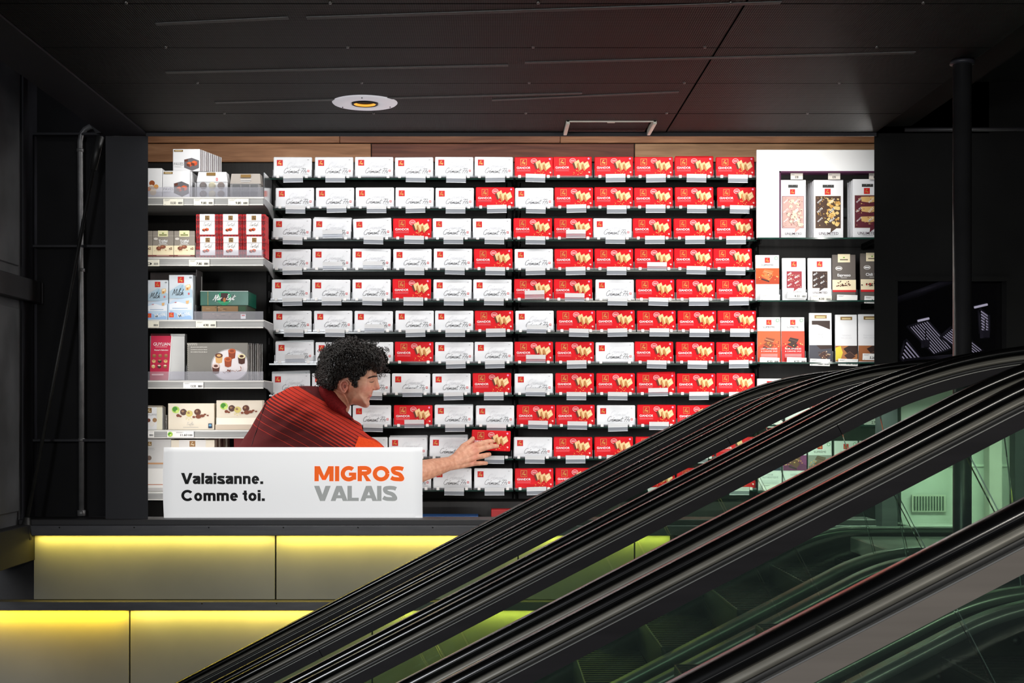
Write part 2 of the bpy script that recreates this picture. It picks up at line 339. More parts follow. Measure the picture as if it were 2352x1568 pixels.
def ring(cx, cy, rx, ry, a0=0, a1=360, k=28): return [(cx+rx*math.cos(math.radians(a0+(a1-a0)*i/k)), cy+ry*math.sin(math.radians(a0+(a1-a0)*i/k))) for i in range(k+1)]
def bold_glyph(ch, w):
    """heavy sans letter in units of the cap height: polygons, stroked lines, advance width"""
    P, S = [], []; x = .745; h = w/2
    rc = lambda a, b, c, d: P.append([(a, b), (c, b), (c, d), (a, d)])
    if ch == 'V': P += [[(0, 1), (w*1.2, 1), (.49+w*.5, 0), (.49-w*.55, 0)], [(.98, 1), (.98-w*1.2, 1), (.49-w*.5, 0), (.49+w*.55, 0)]]; a = .98
    elif ch == 'A': P += [[(0, 0), (w*1.1, 0), (.5+w*.5, 1), (.5-w*.62, 1)], [(1, 0), (1-w*1.1, 0), (.5-w*.5, 1), (.5+w*.62, 1)], [(.2, .18), (.8, .18), (.76, .18+w*.8), (.24, .18+w*.8)]]; a = 1.0
    elif ch == 'M': rc(0, 0, w, 1); rc(1.2-w, 0, 1.2, 1); P += [[(0, 1), (w*1.25, 1), (.6+w*.42, .08), (.6-w*.42, .08)], [(1.2, 1), (1.2-w*1.25, 1), (.6-w*.42, .08), (.6+w*.42, .08)]]; a = 1.2
    elif ch == 'I': rc(0, 0, w, 1); a = w
    elif ch == 'L': rc(0, 0, w, 1); rc(0, 0, .66, w*.85); a = .66
    elif ch in 'O': S += [ring(.53, .5, .53-h, .51-h)]; a = 1.06
    elif ch == 'C': S += [ring(.50, .5, .5-h, .515-h, 38, 322)]; a = .94
    elif ch == 'G': S += [ring(.51, .5, .51-h, .515-h, 48, 335)]; rc(.52, .36, .98, .36+w*.8); rc(.98-w, .1, .98, .36+w*.8); a = .98
    elif ch == 'R': rc(0, 0, w, 1); S += [[(h, 1-h*.9), (.40, 1-h*.9)]+ring(.44, .70, .30, .30-h*.9, 90, -90, 14)+[(.40, .40+h*.9), (h, .40+h*.9)]]; P += [[(.30, .48), (.52, .48), (.86, 0), (.86-w*1.15, 0)]]; a = .86
    elif ch in 'Ss':
        H = 1.0 if ch == 'S' else x; W_ = .80 if ch == 'S' else .62; q = w if ch == 'S' else w*.92; g = q/2
        S += [smooth_line([(W_-.03, H*.80), (W_*.76, H-g*1.1), (W_*.45, H-g), (g+.02, H*.83), (g+.0, H*.70), (W_*.30, H*.565), (W_*.66, H*.46), (W_-g, H*.29), (W_*.86, H*.14), (W_*.5, g), (W_*.22, g*1.2), (.01, H*.24)], 5)]; a = W_
    elif ch == 'a': S += [smooth_line([(.07, .53), (.12, .66-h*.2), (.30, x-h), (.48, .66-h*.3), (.535-h*.2, .50), (.535-h*.2, .2), (.535-h*.2, 0)], 5), smooth_line([(.50, .44), (.28, .40), (h*1.05, .30), (h, .16), (.20, h*.9), (.36, h+.03), (.50, .24)], 5)]; rc(.535-h*1.2, 0, .535+h*.8, .5); a = .62
    elif ch == 'l': rc(0, 0, w, 1); a = w
    elif ch == 'i': rc(0, 0, w, x-.01); rc(0, 1-w*.85, w, 1); a = w
    elif ch == '.': rc(0, 0, w*1.05, w*1.05); a = w*1.05
    elif ch == 'n': rc(0, 0, w, x-.01); S += [smooth_line([(h, .42), (.16, .60), (.34, x-h), (.50, .60), (.53, .45), (.53, 0)], 5)]; a = .53+h
    elif ch == 'm': rc(0, 0, w, x-.01); S += [smooth_line([(h, .42), (.14, .60), (.30, x-h), (.44, .60), (.47, .45), (.47, 0)], 5), smooth_line([(.47, .42), (.52, .60), (.68, x-h), (.83, .60), (.86, .45), (.86, 0)], 5)]; a = .86+h
    elif ch == 'o': S += [ring(.33, x/2, .33-h, x/2+.012-h)]; a = .66
    elif ch == 'e': S += [ring(.32, x/2, .32-h, x/2+.012-h, 0, 322)]; rc(h, x/2-w*.32, .64-h*.1, x/2+w*.32); a = .64
    elif ch == 't': S += [[(.10+h, .95), (.10+h, .22), (.13+h, h+.02), (.22+h, h*.9), (.37, h*.8)]]; rc(0, x-w*.75, .37, x); a = .38
    else: a = .28
    return P, S, a
def bold_geo(t, w, gap=.085):
    V, Fc, x = [], [], 0
    for ch in t:
        P, S, a = bold_glyph(ch, w)
        for p in P: o = len(V); V += [(x+q[0], q[1]) for q in p]; Fc.append([o+i for i in range(len(p))])
        for line in S:
            wd = w if ch.isupper() else w*.96
            v, f = ribbon([(x+q[0], q[1]) for q in line], wd); o = len(V); V += v; Fc += [[q+o for q in g] for g in f]
        x += a+(gap if ch != ' ' else 0)-(.10 if ch in 'VA' and t.isupper() else 0)-(.06 if ch == 'V' and not t.isupper() else 0)
    return V, Fc

# ---------------------------------------------------------------- a carton / pack with print on its front
SUB = {'maker_plate': 'carton', 'small_print': 'wrapper', 'embossing': 'wrapper', 'cross_mark': 'wrapper', 'seal': 'wrapper', 'badge': 'wrapper', 'crumbs': 'wrapper', 'foil_folds': 'carton', 'trim_line': 'carton', 'diamond_print': 'carton', 'display_print': 'display_box', 'display_lettering': 'display_box', 'barcode': 'card', 'side_print': 'carton', 'trade_mark': 'carton'}
class Pack:
    """local frame: x right, y into depth, z up; origin at the bottom centre of the front face. u,v run 0..1 from the top left of the front"""
    def __init__(s, name, label, cat, group, px, d, t, mat, rot=(0, 0, 0), bev=0.0015, body='carton', proto=False):
        x0, y0, x1, y1 = px
        s.w, s.h, s.t = (x1-x0)/F*d, (y1-y0)/F*d, t
        s.root = thing(name, label, cat, W((x0+x1)/2, y1, d), group, rot)
        s.parts = {}; s.k = 0
        if mat is not None: s.part(body).box(-s.w/2, s.w/2, 0, t, 0, s.h, mat, bev)
    def part(s, n):
        if n not in s.parts: s.parts[n] = MB()
        return s.parts[n]
    def P(s, u, v, lift=0.0): return (-s.w/2+u*s.w, -0.0005-0.00012*s.k-lift, s.h*(1-v))
    def poly(s, n, uv, mat):
        s.k += 1; s.part(n).add([s.P(u, v) for u, v in uv][::-1], [list(range(len(uv)))[::-1]], mat); return s
    def rect(s, n, u0, v0, u1, v1, mat): return s.poly(n, [(u0, v0), (u1, v0), (u1, v1), (u0, v1)], mat)
    def disc(s, n, u, v, r, mat, sq=1.0, k=14, jit=0.0, rng=random):
        a = s.w/s.h
        return s.poly(n, [(u+r*math.cos(2*math.pi*i/k)*(1+jit*rng.uniform(-1, 1)), v+r*a*sq*math.sin(2*math.pi*i/k)*(1+jit*rng.uniform(-1, 1))) for i in range(k)], mat)
    def line(s, n, uv, wd, mat):
        s.k += 1; pts = [(u*s.w, -v*s.h) for u, v in uv]; v, f = ribbon(pts, wd*s.w)
        s.part(n).add([(-s.w/2+a, -0.0005-0.00012*s.k, s.h+b) for a, b in v], f, mat); return s
    def text(s, n, t, u, v, width, mat, bold=0.0, align='c', height=None, rot=0.0):
        """centred (or left) at u, baseline v, given width as a share of the face"""
        s.k += 1; vs_, f, x0, x1, y0, y1 = text_geo(t, bold); sc = width*s.w/(x1-x0); sz = sc if height is None else height*s.h/(y1-0 if y1 > 0 else 1)
        ox = -s.w/2+u*s.w-(width*s.w/2 if align == 'c' else 0); oz = s.h*(1-v); c, sn = math.cos(rot), math.sin(rot); out = []
        for a, b in vs_:
            a2, b2 = (a-x0)*sc, b*sz; out.append((ox+a2*c-b2*sn, -0.0005-0.00012*s.k, oz+a2*sn+b2*c))
        s.part(n).add(out, f, mat); return s
    def pen(s, n, t, u, v, width, mat, wd=0.06, hs=1.0, rot=0.0):
        s.k += 1; V, f, ln = pen_geo(t, wd); sc = width*s.w/ln; ox = -s.w/2+u*s.w; oz = s.h*(1-v); c, sn = math.cos(rot), math.sin(rot)
        s.part(n).add([(ox+a*sc*c-b*sc*hs*sn, -0.0005-0.00012*s.k, oz+a*sc*sn+b*sc*hs*c) for a, b in V], f, mat); return s
    def emblem(s, u, v, sz, bg=None, fg=None):
        """square badge with a small crown and a gold flourish"""
        bg = bg or I_RED; fg = fg or I_GOLD; a = s.w/s.h; h = sz/2
        s.rect('emblem', u-h, v-h*a, u+h, v+h*a, bg)
        s.pen('emblem', 'Frey', u-h*0.70, v+h*a*0.46, sz*0.62, fg, 0.11, 0.9)
        s.poly('emblem', [(u-h*.2, v-h*a*.42), (u-h*.24, v-h*a*.66), (u-h*.06, v-h*a*.52), (u, v-h*a*.76), (u+h*.06, v-h*a*.52), (u+h*.24, v-h*a*.66), (u+h*.2, v-h*a*.42)], fg)
        return s
    def done(s):
        made = {}
        for n, mb in s.parts.items(): made[n] = mb.build(n, made.get(SUB.get(n)) or s.root)
        return s.root

# ================================================================ THE SETTING
HC = CZ+1.068                       # ceiling height
D0 = 5.30                           # front plane of the display wall
XL, XR = -1.3146, 1.461             # the lit opening
SILLZ = CZ-0.402
# lower floor
struct('floor', MB().box(-4.5, 4.5, -3.0, 5.6, -0.06, 0.0, M_FLOOR))
# --- ceiling of perforated sheets: backing, then each sheet a piece of its own
ceil = struct('ceiling', MB().box(-1.48, 1.60, 0.2, D0+0.02, HC+0.03, HC+0.08, M_BLACK))
rows = [2.31, 2.745, 3.18, 3.613, 4.048, 4.483, 4.935, 5.296]
for a, b in zip(rows[:-1], rows[1:]):
    for x0, x1 in ((XL, 0.66), (0.66, XR)):
        if b > 5.2 and x0 < 0:       # room for the hatch is taken out of the last row's near sheet
            MB().box(x0+.003, 0.268, a+.003, b-.003, HC, HC+.02, M_MESH).build('ceiling_panel', ceil)
            MB().box(0.604, x1-.003, a+.003, b-.003, HC, HC+.02, M_MESH).build('ceiling_panel', ceil)
            MB().box(0.268, 0.604, a+.003, 5.056, HC, HC+.02, M_MESH).build('ceiling_panel', ceil)
        else:
            MB().box(x0+.003, x1-.003, a+.003, b-.003, HC, HC+.02, M_MESH).build('ceiling_panel', ceil)
    for x in (-0.95, -0.42, 0.12, 0.62, 1.12):
        MB().lathe([(0.0, -.004), (0.004, -.004), (0.005, 0.0), (0.005, 0.004)], (x, b-0.012, HC), ink(120, 118, 116, 0.3, 0.8), 10).build('screw', ceil)
M_STREAK = noisy('streak_tone', (0.05,)*3, (0.08,)*3, 90, 0.6)  # paler thin bars shaped as the faint light streaks on the ceiling
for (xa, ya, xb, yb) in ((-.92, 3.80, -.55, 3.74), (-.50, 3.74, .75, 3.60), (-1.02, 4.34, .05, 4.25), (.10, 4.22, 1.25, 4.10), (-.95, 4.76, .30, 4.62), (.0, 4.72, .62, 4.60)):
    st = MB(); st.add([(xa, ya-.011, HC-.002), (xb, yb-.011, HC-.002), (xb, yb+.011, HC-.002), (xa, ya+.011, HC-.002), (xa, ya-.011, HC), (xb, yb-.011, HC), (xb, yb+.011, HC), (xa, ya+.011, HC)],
           [(0, 3, 2, 1), (4, 5, 6, 7), (0, 1, 5, 4), (1, 2, 6, 5), (2, 3, 7, 6), (3, 0, 4, 7)], M_STREAK); st.build('light_streak', ceil)
MB().box(XL, XR, 5.266, 5.272, HC-.014, HC, M_STEEL, .001).build('light_shield', ceil)  # lip added to hide the edge fill light from the camera
# access hatch: lid set back, a bright steel frame on three sides
hatch = thing('ceiling_hatch', 'steel framed access hatch in the perforated ceiling above the red packs', 'hatch', (0.436, 5.17, HC))
M_HATCH = noisy('hatch_steel', (0.74, 0.72, 0.62), (0.82, 0.80, 0.70), 30, 0.4, 0.2)
MB().box(-.145, .145, -.095, .112, .006, .016, M_MESH).build('lid', hatch)
for x0, x1 in ((-.165, -.152), (.152, .165)): MB().box(x0, x1, -.112, .094, -.012, .02, M_HATCH, .002).build('frame_bar', hatch)
MB().box(-.165, .165, -.112, -.105, -.004, .02, M_HATCH, .001).build('frame_bar', hatch)
MB().box(-.014, .014, -.104, -.092, -.004, .008, M_HATCH, .001).build('latch', hatch)
# recessed downlight
lx, ly, _ = W(838, 235, 4.757)
LF = noisy('lamp_flange', (.90, .88, .92), (.94, .92, .95), 20, .4); q = LF.node_tree.nodes['Principled BSDF']; q.inputs['Emission Color'].default_value = (.93, .9, 1, 1); q.inputs['Emission Strength'].default_value = .28  # faint glow added to the flange so it looks more brightly lit
lamp = thing('ceiling_downlight', 'round white ceiling downlight with a glowing amber bowl', 'lamp', (lx, ly, HC))
MB().lathe([(.043, .012), (.046, -.003), (.052, -.006), (.108, -.005), (.112, -.001), (.112, .006)], (0, 0, 0), LF, 48).build('flange', lamp)
MB().lathe([(.036, .012), (.039, -.009), (.045, -.008), (.046, .006)], (0, 0, 0), I_BLACK, 40).build('ring', lamp)
rfl = MB().lathe([(.0005, .010), (.020, .008), (.033, .0), (.0375, -.007)], (0, 0, 0), emit('amber_bowl', (1.0, 0.46, 0.06), 0.95), 36).build('reflector', lamp)
MB().lathe([(.0005, .003), (.010, .004), (.011, .012)], (0, 0, 0), emit('bulb_face', (1.0, 0.80, 0.42), 1.6), 20).build('bulb', rfl)
for a in range(3): MB().lathe([(0.0003, -.0085), (.0022, -.008), (.0022, -.004)], (.095*math.cos(a*2.1+.5), .095*math.sin(a*2.1+.5), 0), I_DKGREY, 8).build('screw', lamp)

# --- left steelwork
MB_ = MB().box(-1.477, XL, 0.6, D0-0.001, HC-.006, HC+.06, M_STEEL)
tag(MB_.build('ceiling_beam'), 'flat dark steel beam running along the edge of the perforated ceiling', 'beam')
colm = MB(); cv_ = [(-1.477, D0), (XL, D0), (XL-.032, D0+.10), (-1.477, D0+.10)]
colm.add([(x, y, z) for z in (SILLZ+.0005, HC-.007) for x, y in cv_], [(0, 3, 2, 1), (4, 5, 6, 7), (0, 1, 5, 4), (1, 2, 6, 5), (2, 3, 7, 6), (3, 0, 4, 7)], M_STEEL)
tag(colm.build('steel_column'), 'wide dark steel column at the edge of the lit display', 'column')
struct('wall_left_back', MB().box(-1.82, -1.478, 5.45, 5.50, SILLZ-.02, HC+.4, M_RECESS))
wl = struct('wall_left', MB().box(-1.90, -1.80, 1.0, 5.50, CZ-.565, HC+.4, M_STEEL2))
MB().box(-1.80, -1.788, 5.29, 5.45, SILLZ, HC+.4, M_STEEL).build('corner_strip', wl)
for z0, z1 in ((0.56, 1.45), (-0.37, 0.40)):
    MB().box(-1.80, -1.793, 4.2, 5.26, CZ+z0, CZ+z1, M_STEEL2, .003).build('wall_panel', wl)
tag(MB().box(-1.80, -1.76, 3.6, 5.44, CZ+.43, CZ+.515, M_SILLD, .003).build('wall_beam'), 'dark horizontal steel beam on the side wall at mid height', 'beam')
tag(MB().box(-1.80, -1.75, 3.6, 5.44, CZ-.56, CZ-.42, M_RECESS, .003).build('wall_beam'), 'black steel beam at the foot of the diagonal rod', 'beam')
for i, py in enumerate((311, 567, 1010, 1190)):
    x0, _, z = W(80, py, 5.44)
    tag(MB().box(-1.80, -1.478, 5.40, 5.45, z-.006, z+.004, M_STEEL, .001).build('steel_rib'),
        ['thin steel rib behind the bent top of the vertical pipe', 'thin steel rib level with the red gift cartons', 'thin steel rib low behind the diagonal rod', 'thin steel rib at the foot of the vertical pipe'][i], 'rib', 'ribs across the dark recess')
# pipe with a bend at the top
pp = [W(187, 1183, 5.41), W(187, 800, 5.41), W(184, 345, 5.41), W(184, 325, 5.41), W(187, 308, 5.41), W(195, 297, 5.41), W(206, 291, 5.405), W(222, 289, 5.40), W(234, 294, 5.38)]
pipe = thing('conduit_pipe', 'grey vertical pipe with a bent top in the dark recess', 'pipe', pp[0])
mb = MB().tube([(p[0]-pp[0][0], p[1]-pp[0][1], p[2]-pp[0][2]) for p in pp], .0105, M_PIPE, 14); mb.build('pipe', pipe)
MB().tube([(0, 0, -.002), (0, 0, .02)], .016, M_PIPE, 14).build('collar', pipe)
for py in (345, 620, 1010):
    z = W(187, py, 5.41)[2]-pp[0][2]; MB().tube([(0 if py > 500 else -.005, 0, z-.006), (0 if py > 500 else -.005, 0, z+.006)], .0135, M_PIPE, 12).build('clamp', pipe)
# diagonal rod in a gusset
ra, rb = Vector(W(231, 300, 5.36)), Vector(W(58, 1218, 5.26))
rod = thing('diagonal_rod', 'thin dark steel rod slanting in front of the vertical pipe', 'rod', tuple(rb))
MB().tube([(0, 0, 0), tuple((ra-rb)*.92)], .0075, M_CABLE, 10).build('rod', rod)
MB().tube([tuple((ra-rb)*.90), tuple((ra-rb)*.985)], [.014, .018], M_CABLE, 12).build('fork_end', rod)
MB().tube([(-.004, 0, -.03), (.008, -.002, .05)], [.03, .011], M_CABLE, 12).build('socket', rod)
g = [W(p, q, 5.36) for p, q in ((196, 270), (256, 282), (243, 304), (222, 307))]
mbg = MB().prism([(p[0]-rb.x, p[2]-rb.z) for p in g], 5.352-rb.y, 5.368-rb.y, M_STEEL); mbg.build('gusset', rod)

# --- wall under the display: sill, two ledges, pale panels
struct('wall_display_base', MB().box(-2.3, 0.70, D0+.03, D0+.12, 0.0, SILLZ-.03, M_SILLD).box(.702, 1.46, D0+.03, D0+.12, 0.0, SILLZ-.03, M_BLACK))
sill = struct('trim_1', MB().box(-1.80, 1.46, D0-.03, D0+.12, CZ-.424, SILLZ, M_SILLD, .002))
MB().box(-1.76, 1.46, D0-.04, D0+.02, CZ-.462, CZ-.424, M_SILL, .002).build('sill_band', sill)
for x in np.arange(-1.64, 1.4, .283): MB().tube([(x, D0-.039, CZ-.431), (x, D0-.042, CZ-.431)], .0028, I_BLACK, 8).build('screw', sill)
led = struct('trim_2', MB().box(-2.3, 0.70, D0-.04, D0+.02, CZ-.746, CZ-.712, M_SILL, .002))
for x in np.arange(-1.1, .6, .283): MB().tube([(x, D0-.039, CZ-.719), (x, D0-.042, CZ-.719)], .0028, I_BLACK, 8).build('screw', led)
def wall_panels(xs, z0, z1, par):
    for a, b in zip(xs[:-1], xs[1:]):
        MB().box(a+.003, b-.003, D0+.008, D0+.03, z0, z1, M_PANEL, .001).build('wall_panel', par)
base = bpy.data.objects['wall_display_base']
pw = 557/F*5.31
wall_panels([-1.757, -1.757+pw, -1.757+2*pw, .546, .685], CZ-.710, CZ-.464, base)  # leftmost panel left out, dark base wall stands in for its shadow
wall_panels([-2.3, -2.3+.0, -1.387, -1.387+pw, -1.387+2*pw, .60][1:], CZ-1.25, CZ-.748, base)
# --- right: black wall with a window reflection built as a hall behind it, passage below
rw = MB(); wx0, _, wz1 = W(2062, 640, D0); wx1, _, wz0 = W(2312, 845, D0)
rw.add([(x, y, z) for z in (CZ+.10, HC+.5) for x, y in ((XR, D0), (wx0, D0), (wx0, D0+.12), (XR+.045, D0+.12))], [(0, 3, 2, 1), (4, 5, 6, 7), (0, 1, 5, 4), (1, 2, 6, 5), (2, 3, 7, 6), (3, 0, 4, 7)], M_BLACK); rw.box(wx1, 3.6, D0, D0+.12, CZ+.10, HC+.5, M_BLACK)
rw.box(wx0, wx1, D0, D0+.12, wz1, HC+.5, M_BLACK); rw.box(wx0, wx1, D0, D0+.12, CZ+.10, wz0, M_BLACK)
struct('wall_right', rw)
wrl = MB(); wrl.add([(x, y, z) for z in (CZ-1.6, CZ+.0995) for x, y in ((XR+.004, D0), (XR+.03, D0), (1.585, D0+.119), (1.555, D0+.119))], [(0, 3, 2, 1), (4, 5, 6, 7), (0, 1, 5, 4), (1, 2, 6, 5), (2, 3, 7, 6), (3, 0, 4, 7)], M_STEEL)
struct('wall_right_lower', wrl)
struct('wall_side_right', MB().box(3.6, 3.7, -3, 9.2, 0, HC+.5, M_BLACK))
struct('ceiling_right', MB().box(1.62, 3.7, .2, D0, HC+.20, HC+.25, M_BLACK))
win = struct('window_1', MB().box(wx0, wx1, D0+.05, D0+.058, wz0, wz1, see_through('dark_pane', (.62, .60, .66), (.02,)*3, .05, .05, .02)))
for z in (wz0, wz1): MB().box(wx0-.01, wx1+.01, D0-.006, D0+.02, z-.008, z+.008, M_BLACK).build('window_frame', win)
# hall made up for the reflection: dark box, glowing slats as mirrored roof lights
struct('mirrored_hall_shell', MB().box(1.5, 3.6, 8.9, 9.0, CZ-.6, CZ+2, M_RECESS).box(1.9, 3.6, 5.44, 8.9, CZ+1.9, CZ+2.0, M_RECESS).box(1.9, 3.6, 5.75, 8.9, CZ+.16, CZ+.2, M_RECESS))
M_SLAT = emit('mirrored_slat', (.80, .78, .88), .62); M_HALLST = noisy('hall_steel', (.05, .05, .06), (.09, .09, .10), 6, .5)
def mirrored_roof_light(px, label, n, along, across, wd):
    c = W(px[0], px[1], 7.6); k = 7.6/F
    r = thing('mirrored_roof_light', label, 'skylight', c, 'roof lights built as a reflection')
    ax, az = along[0]*k, -along[1]*k; bx, bz = across[0]*k, -across[1]*k
    for i in range(n):
        t = (i+.5)/n
        o = (bx*t, bz*t)
        MB().tube([(o[0], -.01, o[1]), (o[0]+ax, .03, o[1]+az)], wd*k/2, M_SLAT, 6, flat=.5).build('slat', r)
    for t in (-.04, 1.04): MB().tube([(bx*t-ax*.05, 0, bz*t-az*.05), (bx*t+ax*1.06, .04, bz*t+az*1.06)], 3*k, M_HALLST, 6).build('frame_bar', r)
    for t in (-.03, 1.03): MB().tube([(ax*t, .02, az*t), (ax*t+bx, .02, az*t+bz)], 3*k, M_HALLST, 6).build('frame_bar', r)
mirrored_roof_light((2082, 783), 'small slatted roof light beside the window edge, mirrored in the dark pane', 5, (36, 36), (-12, 40), 4)
mirrored_roof_light((2130, 738), 'largest slatted roof light mirrored in the dark window pane', 8, (60, 60), (-42, 14), 2.6)
mirrored_roof_light((2190, 752), 'mirrored slatted roof light crossed by the slim round column', 7, (70, 50), (-26, 22), 2.6)
mirrored_roof_light((2252, 712), 'mirrored narrow roof light of short slats past the slim column', 8, (22, 10), (2, 54), 4)
for (a, b, lab) in (((2108, 737), (2134, 731), 'mirrored short glowing tube lamp beside the largest roof light'), ((2238, 706), (2268, 699), 'mirrored short glowing tube lamp past the slim column')):
    A, B = Vector(W(*a, 7.4)), Vector(W(*b, 7.4)); t = thing('mirrored_tube', lab, 'lamp', tuple(A))
    MB().tube([(0, 0, 0), tuple(B-A)], .006, emit('tube_glow', (.95, .95, 1), .95), 8).build('tube', t)
    MB().tube([(0, .012, .004), tuple(B-A+Vector((0, .012, .004)))], .008, M_HALLST, 6).build('housing', t)
for (x0, y0, x1, y1, lab) in ((2122, 780, 2136, 798, 'mirrored small pale box hanging under the largest roof light'), (2258, 758, 2274, 776, 'mirrored small pale box hanging by the narrow roof light')):
    A, B = W(x0, y1, 7.5), W(x1, y0, 7.5)
    t = thing('hanging_box', lab, 'box', A); MB().box(0, B[0]-A[0], 0, .05, 0, B[2]-A[2], ink(120, 118, 126), .003).build('case', t)
    MB().tube([((B[0]-A[0])/2, .02, B[2]-A[2]), ((B[0]-A[0])/2, .02, B[2]-A[2]+.06)], .003, M_HALLST, 6).build('hanger', t)
A, B = W(2078, 832, 7.55), W(2310, 812, 7.55)
tag(MB().tube([A, B], .022, M_HALLST, 8, flat=.6).build('mirrored_beam'), 'grey steel beam under the roof lights mirrored in the window', 'beam')
A, B = W(2060, 690, 7.5), W(2200, 640, 7.5)
tag(MB().tube([A, B], .02, M_HALLST, 8, flat=.6).build('mirrored_beam'), 'dim sloping beam above the roof lights mirrored in the window', 'beam')
area('mirrored_hall_light', (2.4, 6.6, CZ+1.5), (2.5, 7.6, CZ+.4), .8, .5, 3.0, (.9, .88, 1))
# slim round column between the escalators, and a thin conduit high on the black wall
cx = W(2210, 500, 4.195)[0]
rc = thing('round_column', 'slim black round column rising between the escalators to the ceiling', 'column', (cx, 4.195, 0))
MB().tube([(0, 0, .0), (0, 0, HC+.02)], .0275, noisy('column_paint', (.010, .010, .0105), (.014, .014, .015), 8, .33), 24).build('shaft', rc)
MB().tube([(0, 0, HC-.012), (0, 0, HC-.002)], .036, M_STEEL, 24).build('collar', rc)
tag(MB().tube([W(2078, 298, D0-.01), W(2500, 296, D0-.01)], .0085, M_SILLD, 8).build('wall_conduit'), 'thin grey conduit running along the top of the black wall', 'pipe')
# upper landing and the pale passage behind it
struct('floor_landing', MB().box(1.30, 3.6, 4.36, 5.245, CZ-.50, CZ-.445, M_LANDING, .004).box(1.66, 3.6, 5.247, 5.70, CZ-.50, CZ-.445, M_LANDING, .004).box(2.2, 3.6, .4, 4.358, CZ-.50, CZ-.445, M_LANDING, .004))
pw_ = struct('wall_passage', MB().box(1.67, 3.6, 5.66, 5.72, CZ-.445, CZ+.2, M_HALLWALL))
struct('ceiling_passage', MB().box(1.67, 3.6, D0+.121, 5.66, CZ+.19, CZ+.21, M_HALLWALL))
for i, (px, w_, m) in enumerate(((2283, 30, ink(150, 148, 142)), (2338, 22, ink(16, 18, 22)), (2203, 4, ink(235, 245, 225)))):
    x = W(px, 1000, 5.6)[0]; hw = w_/F*5.6/2
    tag(MB().box(x-hw, x+hw, 5.58, 5.64, CZ-.445, CZ+.19, m, .002).build('passage_post'), ['broad grey post against the pale passage wall', 'dark post against the pale passage wall', 'thin bright upright strip on the pale passage wall'][i], 'post')
gx, _, gz = W(1985, 1176, 5.62)
gr = thing('vent_grille', 'small slatted vent grille low on the pale passage wall', 'grille', (1.78, 5.655, CZ-.40))
MB().box(-.07, .07, -.008, .0, 0, .07, ink(170, 172, 160), .001).build('frame', gr)
for i in range(11): MB().box(-.062+i*.0115, -.056+i*.0115, -.011, -.008, .006, .064, ink(60, 70, 60)).build('slat', gr)
tag(MB().box(1.68, 3.4, 5.652, 5.66, CZ-.215, CZ-.205, ink(190, 196, 186)).build('passage_rail'), 'thin pale rail along the passage wall', 'rail')

# ================================================================ THE DISPLAY SPACE
struct('floor_display', MB().box(-1.9, 1.84, D0+.12, 6.32, CZ-1.66, CZ-1.60, M_SILLD))
struct('ceiling_display', MB().box(-1.9, 2.0, D0, 6.32, CZ+1.46, CZ+1.52, M_BLACK))
struct('wall_display_left', MB().box(-1.90, -1.80, D0+.10, 6.32, CZ-1.6, CZ+1.5, M_BLACK))
prt = MB(); pv = [(1.56, D0+.12), (1.585, D0+.12), (1.84, 6.32), (1.815, 6.32)]
prt.add([(x, y, z) for z in (CZ-1.6, CZ+1.46) for x, y in pv], [(0, 3, 2, 1), (4, 5, 6, 7), (0, 1, 5, 4), (1, 2, 6, 5), (2, 3, 7, 6), (3, 0, 4, 7)], M_BLACK)
struct('wall_display_right', prt)
struct('wall_display_lintel', MB().box(-1.477, 1.9, D0-.0, D0+.05, HC+.004, CZ+1.46, M_BLACK))
struct('wall_display_corner', MB().box(-1.82, -1.478, 5.50, 5.53, CZ-1.6, CZ+1.5, M_BLACK))
bw = struct('wall_display_back', MB().box(-1.9, 1.79, 6.24, 6.32, CZ-1.6, CZ+1.5, M_BACK))
# planks above the shelves
WD = 6.225
def plank(x0, x1, y0, y1, m):
    A, B = W(x0, y1, WD), W(x1, y0, WD)
    MB().box(A[0]+.001, B[0]-.001, WD, WD+.015, A[2]+.001, B[2]-.001, m, .002).build('plank', bw)
wp = [wood('plank_wood_%d' % i, *c, i) for i, c in enumerate([((136, 88, 60), (168, 116, 80), (194, 140, 100)), ((146, 100, 66), (180, 128, 90), (204, 152, 112)),
      ((84, 44, 30), (112, 62, 44), (136, 82, 58)), ((146, 108, 76), (176, 134, 96), (200, 158, 120)), ((116, 72, 50), (146, 96, 68), (172, 118, 86))])]
plank(250, 705, 270, 311.5, wp[1]); plank(705, 1287, 270, 311.5, wp[0]); plank(1287, 2033, 270, 311.5, wp[4])
plank(250, 780, 312, 328.5, wp[0]); plank(780, 1287, 312, 328.5, wp[4]); plank(1287, 2033, 312, 328.5, wp[0])
plank(250, 852, 329.5, 372, wp[1]); plank(853, 1457, 329.5, 372, wp[2]); plank(1458, 2033, 329.5, 372, wp[3])
# slotted uprights of the shelving
for i, px in enumerate((618, 1182, 1737)):
    x = W(px, 700, 6.215)[0]; up = thing('shelf_upright', ['black slotted upright between price-rail shelves and glass shelves', 'black slotted upright between white packs and red packs', 'black slotted upright beside the white framed panel'][i], 'upright', (x, 6.215, CZ-1.6))
    MB().box(-.012, .012, 0, .024, 0, 2.66, M_BLACK, .001).build('post', up)
    for j in range(24): MB().box(-.002, .002, -.0012, .0, 1.0+j*.07, 1.03+j*.07, ink(46, 44, 42)).build('slot', up)
struct('display_plinth', MB().box(-1.75, 1.70, 6.06, 6.23, CZ-1.6, W(0, 1150, 6.06)[2], M_BACK, .004).box(-1.1, 1.62, 5.86, 6.0599, CZ-1.6, W(0, 1194.2, 5.9)[2], M_BACK, .004))

